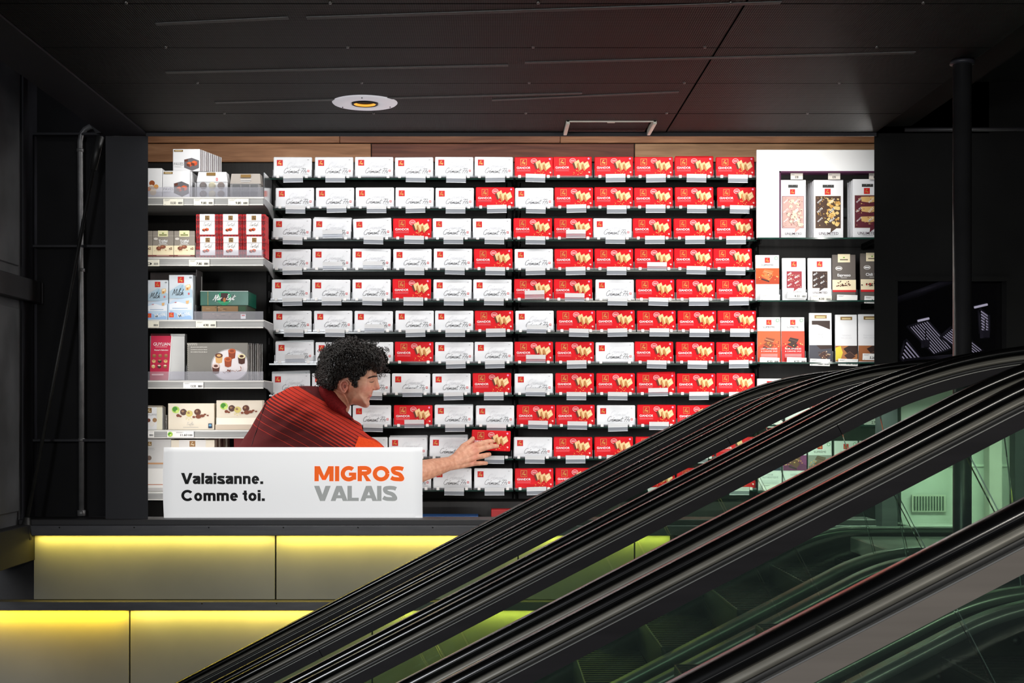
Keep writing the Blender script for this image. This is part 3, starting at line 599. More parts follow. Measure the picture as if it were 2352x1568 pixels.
# --- glass shelves and the wall of packs
PD = 6.0
ROWY = [360, 430, 501, 571, 641, 713, 785, 857, 930, 1003, 1075]
ROWX = [[628, 723, 815, 907, 999, 1090, 1182, 1271, 1366, 1458, 1550, 1645], [633, 725, 817, 908, 1000, 1093, 1183, 1274, 1366, 1457, 1551, 1648],
        [626, 718, 812, 903, 994, 1086, 1180, 1273, 1363, 1454, 1548, 1642], [625, 717, 809, 903, 996, 1089, 1182, 1274, 1366, 1458, 1549, 1639],
        [624, 716, 809, 902, 995, 1087, 1181, 1272, 1368, 1461, 1554, 1646], [627, 721, 814, 908, 999, 1091, 1184, 1279, 1370, 1464, 1557, 1649],
        [632, 724, 815, 907, 999, 1090, 1182, 1276, 1368, 1458, 1553, 1646], [624, 716, 808, 900, 993, 1086, 1182, 1276, 1370, 1463, 1555, 1646],
        [627, 718, 810, 905, 998, 1093, 1187, 1278, 1371, 1464, 1556, 1648], [622, 712, 802, 893, 986, 1086, 1180, 1272, 1366, 1460, 1553, 1645],
        [625, 717, 810, 902, 995, 1089, 1183, 1276, 1369, 1462, 1555, 1647]]
KIND = ['WWWWWWRRRRRR', 'WWWWWRWRRRRR', 'WWWRWWRRWRRR', 'WWWWWRWRRRRR', 'WWWRWWRRWRRR', 'WWWWWRWRRRRR', 'WWWRWWRRWRRR', 'WWWWWRWRRRRR', 'WWWRWWRRWRRR', 'WWWWWRWRRRRR', 'WWWWWWRRRRRR']
pk = PD/F
gs = None
for r, y in enumerate(ROWY):
    for hlf, (a, b) in enumerate(((619, 1179), (1184, 1738))):
        A, B = W(a, y+53, PD), W(b, y+49.5, PD)
        lab = 'green edged glass shelf under the %s row of packs, %s bay' % (ORD[r], 'white pack' if hlf == 0 else 'red pack')
        t = thing('glass_shelf', lab, 'shelf', (A[0], 5.992, A[2]), 'glass shelves of the pack wall')
        w_, h_ = B[0]-A[0], B[2]-A[2]
        MB().box(0, w_, .0015, .22, 0, h_, M_SHELFGLASS).build('pane', t)
        MB().box(0, w_, 0, .0015, 0, h_, M_SHELFEDGE).build('front_edge', t)
        for x in (.02, w_-.03): MB().prism([(x, -.001), (x+.006, -.001), (x+.006, -.006), (x, -.006)], .05, .218, M_BLACK).build('bracket', t)
def white_proto(px):
    p = Pack('chocolate_pack', '-', 'chocolate pack', '-', px, PD, .015, M_WRAPW, body='wrapper', bev=.003)
    p.emblem(.165, .30, .155)
    p.pen('embossing', 'Crémant', .34, .56, .46, ink(212, 213, 217), .05, .9)
    p.pen('lettering', 'Crémant 77%', .255, .815, .60, ink(40, 40, 44), .048, 0.92)
    p.rect('cross_mark', .885, .655, .935, .755, I_RED); p.rect('cross_mark', .904, .672, .916, .738, I_WHITE); p.rect('cross_mark', .891, .696, .929, .714, I_WHITE)
    p.rect('small_print', .72, .845, .93, .856, I_LGREY); p.rect('small_print', .78, .875, .93, .884, I_LGREY); p.rect('small_print', .885, .13, .925, .15, I_GREY)
    return p.done()
def red_proto(px):
    p = Pack('chocolate_pack', '-', 'chocolate pack', '-', px, PD, .015, M_WRAPR, body='wrapper', bev=.003)
    p.emblem(.235, .265, .155, ink(196, 14, 22)); p.rect('emblem', .155, .105, .315, .118, I_GOLD); p.rect('emblem', .155, .412, .315, .424, I_GOLD)
    p.line('emblem', [(.158, .12), (.158, .41)], .006, I_GOLD); p.line('emblem', [(.312, .12), (.312, .41)], .006, I_GOLD)
    p.text('lettering', 'GIANDOR', .235, .60, .355, I_WHITE, .012, height=.105)
    p.rect('small_print', .06, .655, .415, .675, ink(236, 110, 118)); p.rect('small_print', .06, .695, .40, .71, ink(232, 90, 98)); p.rect('small_print', .06, .728, .415, .742, ink(232, 90, 98))
    p.disc('badge', .505, .215, .083, I_PINKW, .82, 18); p.disc('badge', .505, .215, .070, ink(220, 40, 50), .80, 18); p.rect('badge', .452, .175, .558, .20, I_PINKW); p.rect('badge', .452, .225, .558, .25, I_PINKW)
    for dx, dy, sc in ((0, 0, 1), (.115, .085, 1), (.235, .075, 1.05)):
        u, v = .56+dx, .40+dy
        p.poly('biscuit_picture', [(u-.025, v-.10), (u+.10, v-.24), (u+.15, v+.02), (u+.03, v+.20)], I_BISC)
        p.poly('biscuit_picture', [(u-.065, v-.06), (u-.02, v-.105), (u+.035, v+.20), (u-.005, v+.24)], I_BISCD if dx else I_CHOC)
        if dx > .2: p.poly('biscuit_picture', [(u+.0, v-.08), (u+.09, v-.18), (u+.125, v+.01), (u+.045, v+.12)], ink(246, 214, 166)); p.line('biscuit_picture', [(u+.02, v+.03), (u+.1, v-.12)], .008, I_BISCD)
        else: p.poly('biscuit_picture', [(u+.055, v-.03), (u+.10, v-.08), (u+.10, v+.10), (u+.05, v+.16)], I_BISCD)
    rg = random.Random(3)
    for i in range(26):
        u, v = rg.uniform(.50, .95), rg.uniform(.68, .93); p.disc('crumbs', u, v, rg.uniform(.006, .017), rg.choice([ink(232, 122, 60), ink(240, 160, 80), ink(214, 60, 40)]), .8, 6, .3, rg)
    p.disc('seal', .915, .125, .026, ink(246, 150, 196), 1, 10); p.disc('seal', .932, .80, .024, I_PINKW, 1, 6)
    return p.done()
W0 = white_proto((0, 0, 88, 46)); R0 = red_proto((0, 0, 88.5, 46.5))
used = {'W': False, 'R': False}
def tray_proto():
    t = thing('display_tray', '-', 'tray', (0, 0, 0), '-')
    w = 91*pk
    MB().box(-w/2, w/2, 0, .19, 0, .0018, M_CLEAR).build('base', t)
    for s in (-1, 1):
        x = s*(w/2-.0012)
        MB().prism([(x-.0012, .0018), (x+.0012, .0018), (x+.0012, .036), (x-.0012, .036)], .010, .19, M_CLEAR).build('side_wall', t)
        MB().box(s*.36*w-.0062, s*.36*w+.0062, -.004, .006, -.001, .0115, M_FOOT, .001).build('foot', t)
    MB().box(-w/2, w/2, .0, .002, .0018, .009, M_CLEAR).build('front_lip', t)
    return t
def holder_mesh():
    m = MB(); hw = 22.5*pk
    m.box(-hw, hw, -.0012, .0, .0, .0335, M_TAGLOW); m.box(-hw, hw, -.0030, -.0014, .0170, .0330, M_TAGTOP)
    m.box(-hw, hw, -.0020, .0006, -.0016, .0002, M_TAGEDGE); m.box(-hw, hw, -.0034, -.0013, .0160, .0172, M_TAGEDGE)
    return m
T0 = tray_proto(); HM = None
rng = random.Random(11)
LOWHOLD = {(2, 1): 14, (3, 1): 10, (3, 2): 12, (2, 7): 14, (4, 6): 16, (4, 7): 10, (6, 0): 12, (5, 2): 10, (8, 3): 8, (6, 6): 12, (3, 9): 10, (5, 6): 8, (7, 6): 8, (7, 9): 8, (7, 3): 6, (8, 6): 6, (8, 7): 5, (8, 9): 4}
NOHOLD = {(0, 2), (0, 7), (6, 3), (6, 8)}
first_t = True; TRAYS = []
for r, y in enumerate(ROWY):
    for c in range(12):
        k = KIND[r][c]; x = ROWX[r][c]; taken = (r == 9 and c == 5)
        col = 'white foil chocolate pack' if k == 'W' else 'red biscuit chocolate pack'
        lab = '%s, %s row below the planks, %s from the price-rail shelves' % (col, ORD[r], ORD[c])
        grp = 'white packs on the glass shelves' if k == 'W' else 'red packs on the glass shelves'
        if taken: lab = 'red biscuit chocolate pack lifted by the hand of the reaching person'
        dy = rng.uniform(-.6, .6)
        tilt = rng.uniform(-.006, .006) + {(2, 1): .02, (2, 2): -.035, (1, 0): -.015, (9, 4): .02}.get((r, c), 0)
        loc = W(x+44, y+46+dy, PD); rot = (-.05, tilt, rng.uniform(-.02, .02))
        if taken: loc = W(1127, 1035, 5.955); rot = (-.02, .035, 0.0)
        z_s = W(0, y+49.5, PD)[2]
        loc = (loc[0], loc[1], max(loc[2], z_s+.0022) if not taken else loc[2])
        src = W0 if k == 'W' else R0
        if not used[k]:
            used[k] = True; src.location = loc; src.rotation_euler = rot; tag(src, lab, None, grp)
        else: dup(src, loc, lab, grp, rot)
        tl = 'clear tray holding the %s pack from the price-rail shelves, %s row' % (ORD[c], ORD[r])
        tloc = (W(x+44, y, PD)[0], 5.985, z_s+.0003)
        if first_t: tr = T0; T0.location = tloc; tag(T0, tl, None, 'clear trays under the packs'); first_t = False
        else: tr = dup(T0, tloc, tl, 'clear trays under the packs')
        TRAYS.append((tr, r, c))
for tr, r, c in TRAYS:
        if (r, c) not in NOHOLD:
            up_ = LOWHOLD.get((r, c), 0)+rng.uniform(-1.0, 1.0)
            hx = (48-44+rng.uniform(-1.5, 1.5))*pk; hz = (49.5-60+up_)*pk
            if HM is None: ho = holder_mesh().build('tag_holder', tr); HM = ho.data
            else: ho = link('tag_holder', HM, tr)
            ho.location = (hx, -.006, hz); ho.rotation_euler = (.10, rng.uniform(-.03, .03), 0)
# a second pack showing behind the front one where the photo shows a doubled edge
for (r, c, dx, dy, ti) in ((2, 1, 1.5, -3, -.02), (6, 0, 2, -4, .03), (7, 0, 1, -6, .035), (9, 3, 2, -4, .01), (9, 4, 2, -5, .02), (7, 9, 1, -3, .02), (8, 4, 1.5, -2, .01), (0, 10, 1, -2, 0)):
    x, y = ROWX[r][c]+dx, ROWY[r]+dy
    loc = W(x+44, y+46, PD+.022); k = KIND[r][c]
    dup(W0 if k == 'W' else R0, loc, '%s pack standing behind the %s pack from the price-rail shelves, %s row' % ('white' if k == 'W' else 'red', ORD[c], ORD[r]), 'packs standing behind front packs', (-.05, -ti, 0))
# things low on the plinth
tag(MB().box(*[W(p, 0, 5.9)[0] for p in (960, 1098)], 5.9, 6.04, W(0, 1194, 5.9)[2], W(0, 1185, 5.9)[2], ink(24, 66, 118), .002).build('blue_tray'), 'flat blue tray lying on the plinth below the packs', 'tray')

# ================================================================ LEFT BAY: enamel shelves with price rails
LD = 5.76
LS = [(452, 'topmost'), (591, 'second'), (734, 'third'), (873, 'fourth'), (987, 'fifth'), (1129, 'lowest')]
SHZ = {}
for i, (y, nm) in enumerate(LS):
    x0 = W(250, y, LD)[0]; x1 = W(606, y, LD)[0]; z = W(0, y, LD)[2]; SHZ[i] = z
    t = thing('price_rail_shelf', '%s grey enamel shelf with price rail, left of the glass shelves' % nm if False else '%s enamel shelf with a price rail beside the glass shelves' % nm, 'shelf', (x0, LD, z), 'enamel shelves with price rails')
    w_ = x1-x0; k = LD/F
    MB().box(0, w_, .004, .47, -.010, 0, M_SHELFM, .001).build('shelf_board', t)
    MB().box(0, w_, -.004, .004, -4.2*k, -.0003, M_SHELFM, .001).build('rail_top', t)
    MB().box(0, w_-.003, -.002, .002, -17*k, -4.2*k, M_RAIL).build('rail_insert', t)
    MB().box(0, w_-.002, -.004, .004, -19.5*k, -17*k, M_SHELFM, .001).build('rail_bottom', t)
    MB().prism([(0, 0), (w_-.012, 0), (w_-.012, -.005), (0, -.005)], .46, .472, M_BRACKET).build('rear_flange', t)
    # side bracket: a tapering grey plate that recedes to the upright
    v = [(w_-.003, .0, -.004), (w_-.003, .46, -.004), (w_-.003, .46, -.10), (w_-.003, .10, -.036), (w_-.003, .0, -.030)]
    m = MB(); vv = v+[(a+.004, b, c) for a, b, c in v]; n = 5
    m.add(vv, [list(range(n)), [n+j for j in range(n)][::-1]]+[[j, n+j, n+(j+1) % n, (j+1) % n] for j in range(n)], M_BRACKET); m.build('bracket', t)
    if i in (0, 1, 2, 3):
        a = {0: 300, 1: 560, 2: 446, 3: 340}[i]; h = {0: 22, 1: 17, 2: 19, 3: 20}[i]
        A = W(a, y, LD)[0]-x0; MB().box(A if i != 1 else W(450, y, LD)[0]-x0, w_-.002, -.004, -.002, -.002, h*k, M_LIP).build('front_lip', t)
    if i == 0:
        MB().prism([(w_-.004, 0), (w_-.001, 0), (w_-.001, 58*k), (w_-.004, 58*k)], .02, .22, M_CLEAR).build('end_panel', t)
    for px in {0: (441, 447, 522), 1: (449,), 2: (449,), 3: (428,), 4: (381,)}.get(i, ()):
        A = W(px, y, LD)[0]-x0; MB().prism([(A-.0012, .0), (A+.0012, .0), (A+.0012, 34*k), (A-.0012, 34*k)], .004, .30, M_CLEAR).build('divider', t)
def price_tag(px, d, txt, label, mat=None, eco=False, rot=(0, 0, 0), strip=True):
    p = Pack('price_tag', label, 'price tag', 'price tags', px, d, .0012, mat or M_CARD, body='card', bev=.0002, rot=rot)
    o = .28 if eco else .0
    if txt: p.text('lettering', txt, .50+o*.45, .80, .27, I_BLACK, .02, height=.36)
    rg = random.Random(txt)
    u = .74+o*.2
    while strip and u < .95:
        wd = rg.choice([.008, .014, .022]); p.rect('barcode', u, .48, min(u+wd, .96), .80, I_DKGREY); u += wd+rg.choice([.008, .014])
    p.rect('small_print', .06+o, .14, .34+o, .19, I_GREY); p.rect('small_print', .06+o, .24, .28+o, .28, I_GREY); p.rect('small_print', .06, .84, .12, .89, I_GREY); p.rect('small_print', .70, .14, .95, .19, I_LGREY)
    if eco: p.disc('green_badge', .115, .5, .095, ink(160, 205, 70)); p.disc('green_badge', .10, .48, .055, ink(40, 130, 40)); p.disc('green_badge', .13, .60, .04, ink(200, 225, 110))
    return p.done()
TD = LD-.0075
price_tag((375, 456.5, 421, 471.5), TD, '10.50', 'cream price tag reading 10.50 under the cartons of dusted cubes')
price_tag((445, 456.5, 491, 471.5), TD, '9.80', 'cream price tag reading 9.80 under the six-ball praline carton')
price_tag((524, 456.5, 571, 471.5), TD, '9.80', 'cream price tag reading 9.80 under the dark six-square carton')
price_tag((319, 596, 366, 611), TD, '0', 'cream price tag under the brown truffle cartons, cut by the column')
price_tag((434, 596, 481, 611), TD, '7.80', 'cream price tag reading 7.80 under the red diamond cartons')
price_tag((319, 737, 365, 752), TD, '', 'cream price tag under the pale blue cartons, cut by the column')
price_tag((450, 737, 496, 752), TD, '4.90', 'cream price tag reading 4.90 under the green mint cartons')
price_tag((421, 877.5, 467, 892), TD, '13.50', 'white price tag reading 13.50 under the pink carton', M_CARDW)
price_tag((312, 990, 354, 1004), TD, '', 'white price tag under the fifth shelf, cut by the column', M_CARDW)
price_tag((384, 990, 445, 1004), TD, '11.60', 'white price tag reading 11.60 with a round green badge', M_CARDW, eco=True)

BD = LD+.012          # front of the cartons on these shelves
def on(i, px):         # keep the pixel box but stand it on shelf i
    zb = SHZ[i]+.0004; x0, y0, x1, y1 = px
    return (x0, y0, x1, VY-(zb-CZ)*F/BD)
M_CART = noisy('white_carton', (.76, .76, .77), (.81, .81, .82), 8, .4)
M_CARTC = noisy('cream_carton', (.74, .66, .53), (.80, .72, .60), 8, .45)
M_CARTG = noisy('grey_carton', (.50, .49, .48), (.58, .57, .56), 8, .4)
M_SILV = noisy('silver_carton', (.24, .24, .24), (.36, .36, .355), 3, .3, .35)
M_TAUPE = noisy('taupe_carton', (.13, .12, .10), (.20, .185, .16), 3, .35)
def cubes(p, u, v, s, n='picture'):
    a = p.w/p.h
    for dx, dy, k in ((0, 0, 1), (s*1.5, -s*.3*a, 1.05)):
        q = s*k; c = (u+dx, v+dy)
        p.poly(n, [(c[0]-q, c[1]-q*.4*a), (c[0]-q*.1, c[1]-q*.9*a), (c[0]+q*.9, c[1]-q*.55*a), (c[0]+q*.1, c[1]-q*.05*a)], ink(216, 96, 44))
        p.poly(n, [(c[0]-q, c[1]-q*.4*a), (c[0]+q*.1, c[1]-q*.05*a), (c[0]+q*.1, c[1]+q*.8*a), (c[0]-q*.9, c[1]+q*.45*a)], I_CHOC)
        p.poly(n, [(c[0]+q*.1, c[1]-q*.05*a), (c[0]+q*.9, c[1]-q*.55*a), (c[0]+q*.95, c[1]+q*.3*a), (c[0]+q*.1, c[1]+q*.8*a)], ink(190, 70, 30))
def paves(px, label, d=BD, i=None, group='white cartons of dusted chocolate cubes'):
    p = Pack('chocolate_carton', label, 'carton', group, px, d, .014, M_CART)
    p.poly('picture', [(.42, .48), (.70, .40), (.97, .52), (.97, .86), (.72, .98), (.42, .84)], ink(96, 92, 96)); cubes(p, .62, .70, .115)
    p.poly('picture', [(.43, .50), (.56, .46), (.56, .56), (.46, .58)], I_CHOC)
    p.text('lettering', 'PAVÉS', .22, .74, .36, I_GREY); p.rect('small_print', .05, .79, .33, .81, I_LGREY); p.rect('small_print', .05, .60, .40, .61, I_LGREY)
    p.rect('maker_plate', .05, .045, .38, .125, I_GOLDD); p.rect('maker_plate', .09, .07, .34, .10, ink(214, 196, 150))
    return p.done()
# top shelf
p = Pack('praline_carton', 'white carton with round praline pictures, cut by the steel column', 'carton', None, on(0, (312, 386, 372, 452)), BD, .05, M_CART)
for u, v, r, m in ((.62, .52, .11, ink(150, 76, 34)), (.60, .66, .10, ink(232, 220, 200)), (.78, .64, .09, ink(214, 150, 70)), (.66, .82, .13, ink(240, 222, 190)), (.50, .72, .08, ink(200, 120, 50))): p.disc('picture', u, v, r, m)
for k in range(4): p.line('picture', [(.53+k*.045, .61), (.56+k*.045, .72)], .012, ink(120, 50, 30))
p.done()
paves(on(0, (373, 392, 436, 452)), 'white carton with dusted cubes standing on the topmost enamel shelf behind the lip')
zt = W(0, 392, BD)[2]
st = Pack('carton_stand', 'white block of cartons supporting the raised carton of dusted cubes', 'carton', None, on(0, (398, 393.5, 441, 452)), BD+.02, .20, M_CART); st.done()
paves((397, 342, 459, 393), 'white carton with dusted cubes raised on top, tallest on the topmost shelf', BD+.02)
for k in range(11):
    q = (402+k*4.6, 343.5+k*1.7, 464+k*4.4, 393+k*.3)
    pz = Pack('chocolate_carton', 'thin white carton in the leaning row behind the raised carton of cubes', 'carton', 'row of thin cartons behind the raised one', q, BD+.038+k*.017, .010, M_CART if k % 3 else M_CARTG)
    pz.line('side_print', [(.97, .02), (.97, .98)], .02, ink(120, 100, 110)); pz.done()
# carton with six praline balls
p = Pack('praline_carton', 'white lidded carton with six praline balls behind its window', 'carton', None, on(0, (450, 416, 521, 452)), BD, .06, M_CART)
p.done(); p.root.location.y += .020
q = p
lid = MB(); w_, h_ = q.w, q.h; top = 23/F*BD
lid.add([(-w_/2, -.003, h_), (w_/2, -.003, h_), (w_*.45, .0, h_+top), (-w_*.45, .0, h_+top), (-w_/2, .06, h_), (w_/2, .06, h_), (w_*.45, .06, h_+top), (-w_*.45, .06, h_+top)],
        [(0, 1, 2, 3), (1, 5, 6, 2), (5, 4, 7, 6), (4, 0, 3, 7), (3, 2, 6, 7), (0, 4, 5, 1)], M_CART); lid.build('lid', q.root)
MB().box(-.024, .014, -.0036, -.0033, h_+top*.62, h_+top*.93, I_GOLDD).build('maker_plate', q.root)
MB().box(.016, .023, -.0038, -.0033, h_+top*.10, h_+top*.40, I_RED).box(.0185, .0205, -.0042, -.0036, h_+top*.14, h_+top*.36, I_WHITE).build('cross_mark', q.root)
for j, (bx, bz) in enumerate([(a, b) for b in (.76, .24) for a in (-.29, 0, .29)]):
    m = [ink(92, 58, 42), ink(236, 222, 178), ink(128, 96, 78)][j % 3]
    MB().ellipsoid((bx*w_, -.005, bz*h_), (.0152, .012, .0148), m, 14, 9).build('praline', q.root)
    if j % 3 != 1: MB().tube([(bx*w_-.008, -.0162, bz*h_+.004), (bx*w_+.008, -.0165, bz*h_+.006)], .0010, ink(150, 120, 98), 5).tube([(bx*w_-.009, -.0165, bz*h_-.003), (bx*w_+.009, -.0165, bz*h_-.001)], .0010, ink(150, 120, 98), 5).build('stripe', q.root)
MB().box(-w_*.48, w_*.48, -.021, -.0195, .002, h_-.001, M_CLEAR).build('window', q.root)
# carton with six dark squares
p = Pack('praline_carton', 'grey lidded carton with six dark squares behind its window', 'carton', None, on(0, (527, 421, 598, 452)), BD, .06, ink(120, 116, 112)); p.done(); p.root.location.y += .016
w_, h_ = p.w, p.h; top = 24/F*BD
lid = MB(); lid.add([(-w_/2, -.003, h_), (w_/2, -.003, h_), (w_*.46, .004, h_+top), (-w_*.46, .004, h_+top), (-w_/2, .06, h_), (w_/2, .06, h_), (w_*.46, .06, h_+top), (-w_*.46, .06, h_+top)],
        [(0, 1, 2, 3), (1, 5, 6, 2), (5, 4, 7, 6), (4, 0, 3, 7), (3, 2, 6, 7), (0, 4, 5, 1)], ink(158, 150, 142)); lid.build('lid', p.root)
MB().box(-.02, .022, -.0034, -.001, h_+top*.62, h_+top*.90, I_GOLDD).build('maker_plate', p.root)
MB().box(-.02, .024, -.0036, -.001, h_+top*.34, h_+top*.40, I_LGREY).box(-.02, .02, -.0036, -.001, h_+top*.2, h_+top*.25, I_LGREY).build('small_print', p.root)
for bz in (.74, .25):
    for bx in (-.29, 0, .29): MB().box(bx*w_-.0155, bx*w_+.0155, -.010, .0, bz*h_-.0115, bz*h_+.0115, ink(58, 52, 48), .002).build('praline', p.root)
MB().box(-w_*.48, w_*.48, -.016, -.0145, .002, h_-.001, M_CLEAR).build('window', p.root)
# second shelf: brown truffle cartons and red diamond cartons
def truffle_pic(p, u, v, s, n='picture'):
    rg = random.Random(5)
    p.disc(n, u-s*.5, v+.01, s*.62, ink(120, 62, 40), .75, 12, .08, rg); p.disc(n, u+s*.5, v-.04, s*.7, ink(132, 72, 48), .62, 12, .08, rg)
    p.disc(n, u-s*.4, v, s*.3, ink(170, 104, 70), .6, 9); p.disc(n, u+s*.35, v-.06, s*.34, ink(176, 112, 78), .5, 9)
    for k in range(18): p.disc(n, u+rg.uniform(-1.5, 1.3)*s, v+.06+rg.uniform(0, .07), s*.10, rg.choice([ink(190, 140, 90), ink(150, 90, 60)]), .6, 5, .3, rg)
for i, x in enumerate((302, 350.5, 399.5)):
    p = Pack('truffle_carton', ['brown and cream truffle carton against the steel column', 'brown and cream truffle carton between two like it', 'brown and cream truffle carton touching the red diamond cartons'][i], 'carton', 'brown truffle cartons', on(1, (x, 530, x+48, 591)), BD, .06, ink(142, 134, 124))
    p.rect('label_band', .0, .55, 1, .92, I_CREAM); p.rect('label_band', 0, .90, 1, .955, ink(122, 58, 56)); p.rect('label_band', .0, .18, 1, .2, ink(170, 162, 150))
    p.rect('top_label', .26, -.01, .74, .22, ink(226, 222, 176)); p.disc('top_label', .5, .09, .05, ink(110, 140, 50), .6); p.rect('top_label', .32, .13, .68, .18, ink(120, 122, 70))
    p.text('lettering', 'Trüffel', .50, .42, .42, I_WHITE, .02); p.text('lettering', 'Zartbitter', .50, .48, .36, I_WHITE, .02); p.rect('lettering', .28, .505, .72, .525, ink(220, 214, 204))
    p.disc('seal', .16, .30, .10, ink(206, 200, 192), .6); truffle_pic(p, .40, .64, .20); p.text('lettering', 'x2', .86, .70, .16, I_CHOC, .03)
    p.rect('lettering', .20, .918, .80, .935, ink(220, 180, 170)); p.done()
M_DIA = ink(178, 22, 28); M_DIAD = ink(104, 14, 22)
for rr in range(2):
    for cc in range(3):
        x0 = 450+cc*53.5+rr*1.0; y0, y1 = ((492, 543), (543.5, 591))[rr]
        px = (x0, y0, x0+52.5, y1) if rr == 0 else on(1, (x0, y0, x0+52.5, y1))
        if rr == 0: px = (x0, y0, x0+52.5, on(1, (0, 0, 0, 0))[3]-47.2)
        p = Pack('tartufi_carton' if False else 'square_carton', 'red diamond carton with a white front, %s layer, %s from the brown truffle cartons' % (('upper', 'lower')[rr], ORD[cc]), 'carton', 'red diamond cartons', px, BD, .085, M_DIA, bev=.001)
        hgt = p.h
        for u0, u1 in ((0, .16), (.84, 1)):
            for kk in range(4):
                um, v0 = (u0+u1)/2, .02+kk*.25
                p.poly('diamond_print', [(um, v0), (u1, v0+.125), (um, v0+.25), (u0, v0+.125)], M_DIAD)
        for kk in range(5): p.poly('diamond_print', [(.16+kk*.136, 1.0), (.228+kk*.136, .90), (.296+kk*.136, 1.0)], M_DIAD)
        p.rect('front_panel', .17, -.005, .83, .89, ink(238, 236, 234))
        p.emblem(.5, .16, .20, ink(134, 104, 60), ink(70, 48, 24))
        p.pen('lettering', 'Tartufi', .30, .52, .38, I_DKGREY, .05); cubes(p, .36, .70, .085)
        p.part('lid').box(-p.w/2-.0008, p.w/2+.0008, -.0032, .0860, p.h*.70, p.h*.708, ink(90, 12, 20)); p.done()
# third shelf: pale blue cartons, green mint cartons
def blue_carton(px, label, d, dark=1.0, tray=True):
    p = Pack('blue_carton', label, 'carton', 'pale blue milk chocolate cartons', px, d, .05, noisy('pale_blue_carton', (.60, .66, .72), (.74, .78, .83), 12, .4))
    p.emblem(.5, .11, .26); p.pen('lettering', 'Milch', .14, .455, .46, I_BLACK, .06); p.rect('cross_mark', .80, .40, .87, .445, I_RED)
    p.rect('small_print', .08, .475, .86, .482, I_DKGREY); p.rect('small_print', .5, .493, .86, .499, I_GREY); p.text('small_print', 'G3', .9, .075, .10, I_BLACK, .03)
    p.poly('picture', [(.04, .36), (.5, .20), (.98, .34), (.98, .52), (.02, .52)], ink(176, 200, 216)); p.k += 1
    p.poly('picture', [(.40, .33), (.60, .20), (.58, .36)], ink(150, 184, 206))
    p.poly('picture', [(.70, .23), (.88, .21), (.92, .27), (.84, .34), (.70, .35)], ink(222, 184, 130)); p.poly('picture', [(.72, .24), (.86, .22), (.88, .26), (.74, .28)], ink(246, 230, 200)); p.disc('picture', .78, .31, .04, ink(180, 116, 54))
    p.pen('lettering', 'Milch', .14, .455, .46, I_BLACK, .06); p.rect('cross_mark', .80, .40, .87, .445, I_RED); p.rect('cross_mark', .83, .41, .842, .438, I_WHITE)
    if tray:
        b = p.part('display_box'); b.prism([(-p.w*.54, 0), (p.w*.52, 0), (p.w*.52, p.h*.50), (-p.w*.3, p.h*.44), (-p.w*.54, p.h*.34)], -.008, -.004, ink(196, 216, 236))
        s_ = p.k; p.k = 62
        p.poly('display_print', [(.04, .66), (.40, .60), (.80, .66), (.96, .62), (.96, .78), (.04, .78)], ink(236, 242, 250)); p.rect('display_print', .16, .74, .80, .752, ink(120, 160, 200))
        p.poly('display_print', [(.10, .80), (.40, .88), (.60, .84), (.96, .93), (.96, .99), (.04, .99), (.04, .84)], ink(156, 190, 228))
        p.emblem(.12, .895, .20, ink(222, 60, 36)); p.text('display_lettering', 'Minis', .66, .955, .50, ink(250, 250, 250), .005, rot=.22)
        p.poly('display_print', [(.22, .62), (.34, .605), (.32, .625)], ink(190, 30, 36)); p.poly('display_print', [(.72, .585), (.86, .57), (.84, .64), (.74, .65)], ink(226, 178, 120)); p.k = s_
    return p.done()
blue_carton(on(2, (338, 643, 386, 734)), 'pale blue milk chocolate carton in its tray, against the steel column', BD+.01)
blue_carton(on(2, (388, 631, 443, 734)), 'pale blue milk chocolate carton in its tray, beside the green mint cartons', BD+.01)
for k in range(6):
    Pack('blue_carton', 'thin pale carton in the row behind the blue carton beside the mint cartons', 'carton', 'row of thin cartons behind the blue one', (394+k*3.2, 632+k*.5, 447+k*3.2, 720), BD+.066+k*.02, .014, M_CARTG if k % 2 else ink(176, 192, 204)).done()
t = thing('carton_tray', 'grey cardboard tray behind the pale blue cartons', 'tray', W(404, 727, BD+.20))
MB().box(-.11, .115, 0, .003, 0, .19, ink(104, 96, 96)).build('back_flap', t); MB().prism([(.112, 0), (.116, 0), (.116, .19), (.112, .19)], -.12, .0, ink(84, 78, 78)).build('side_flap', t)
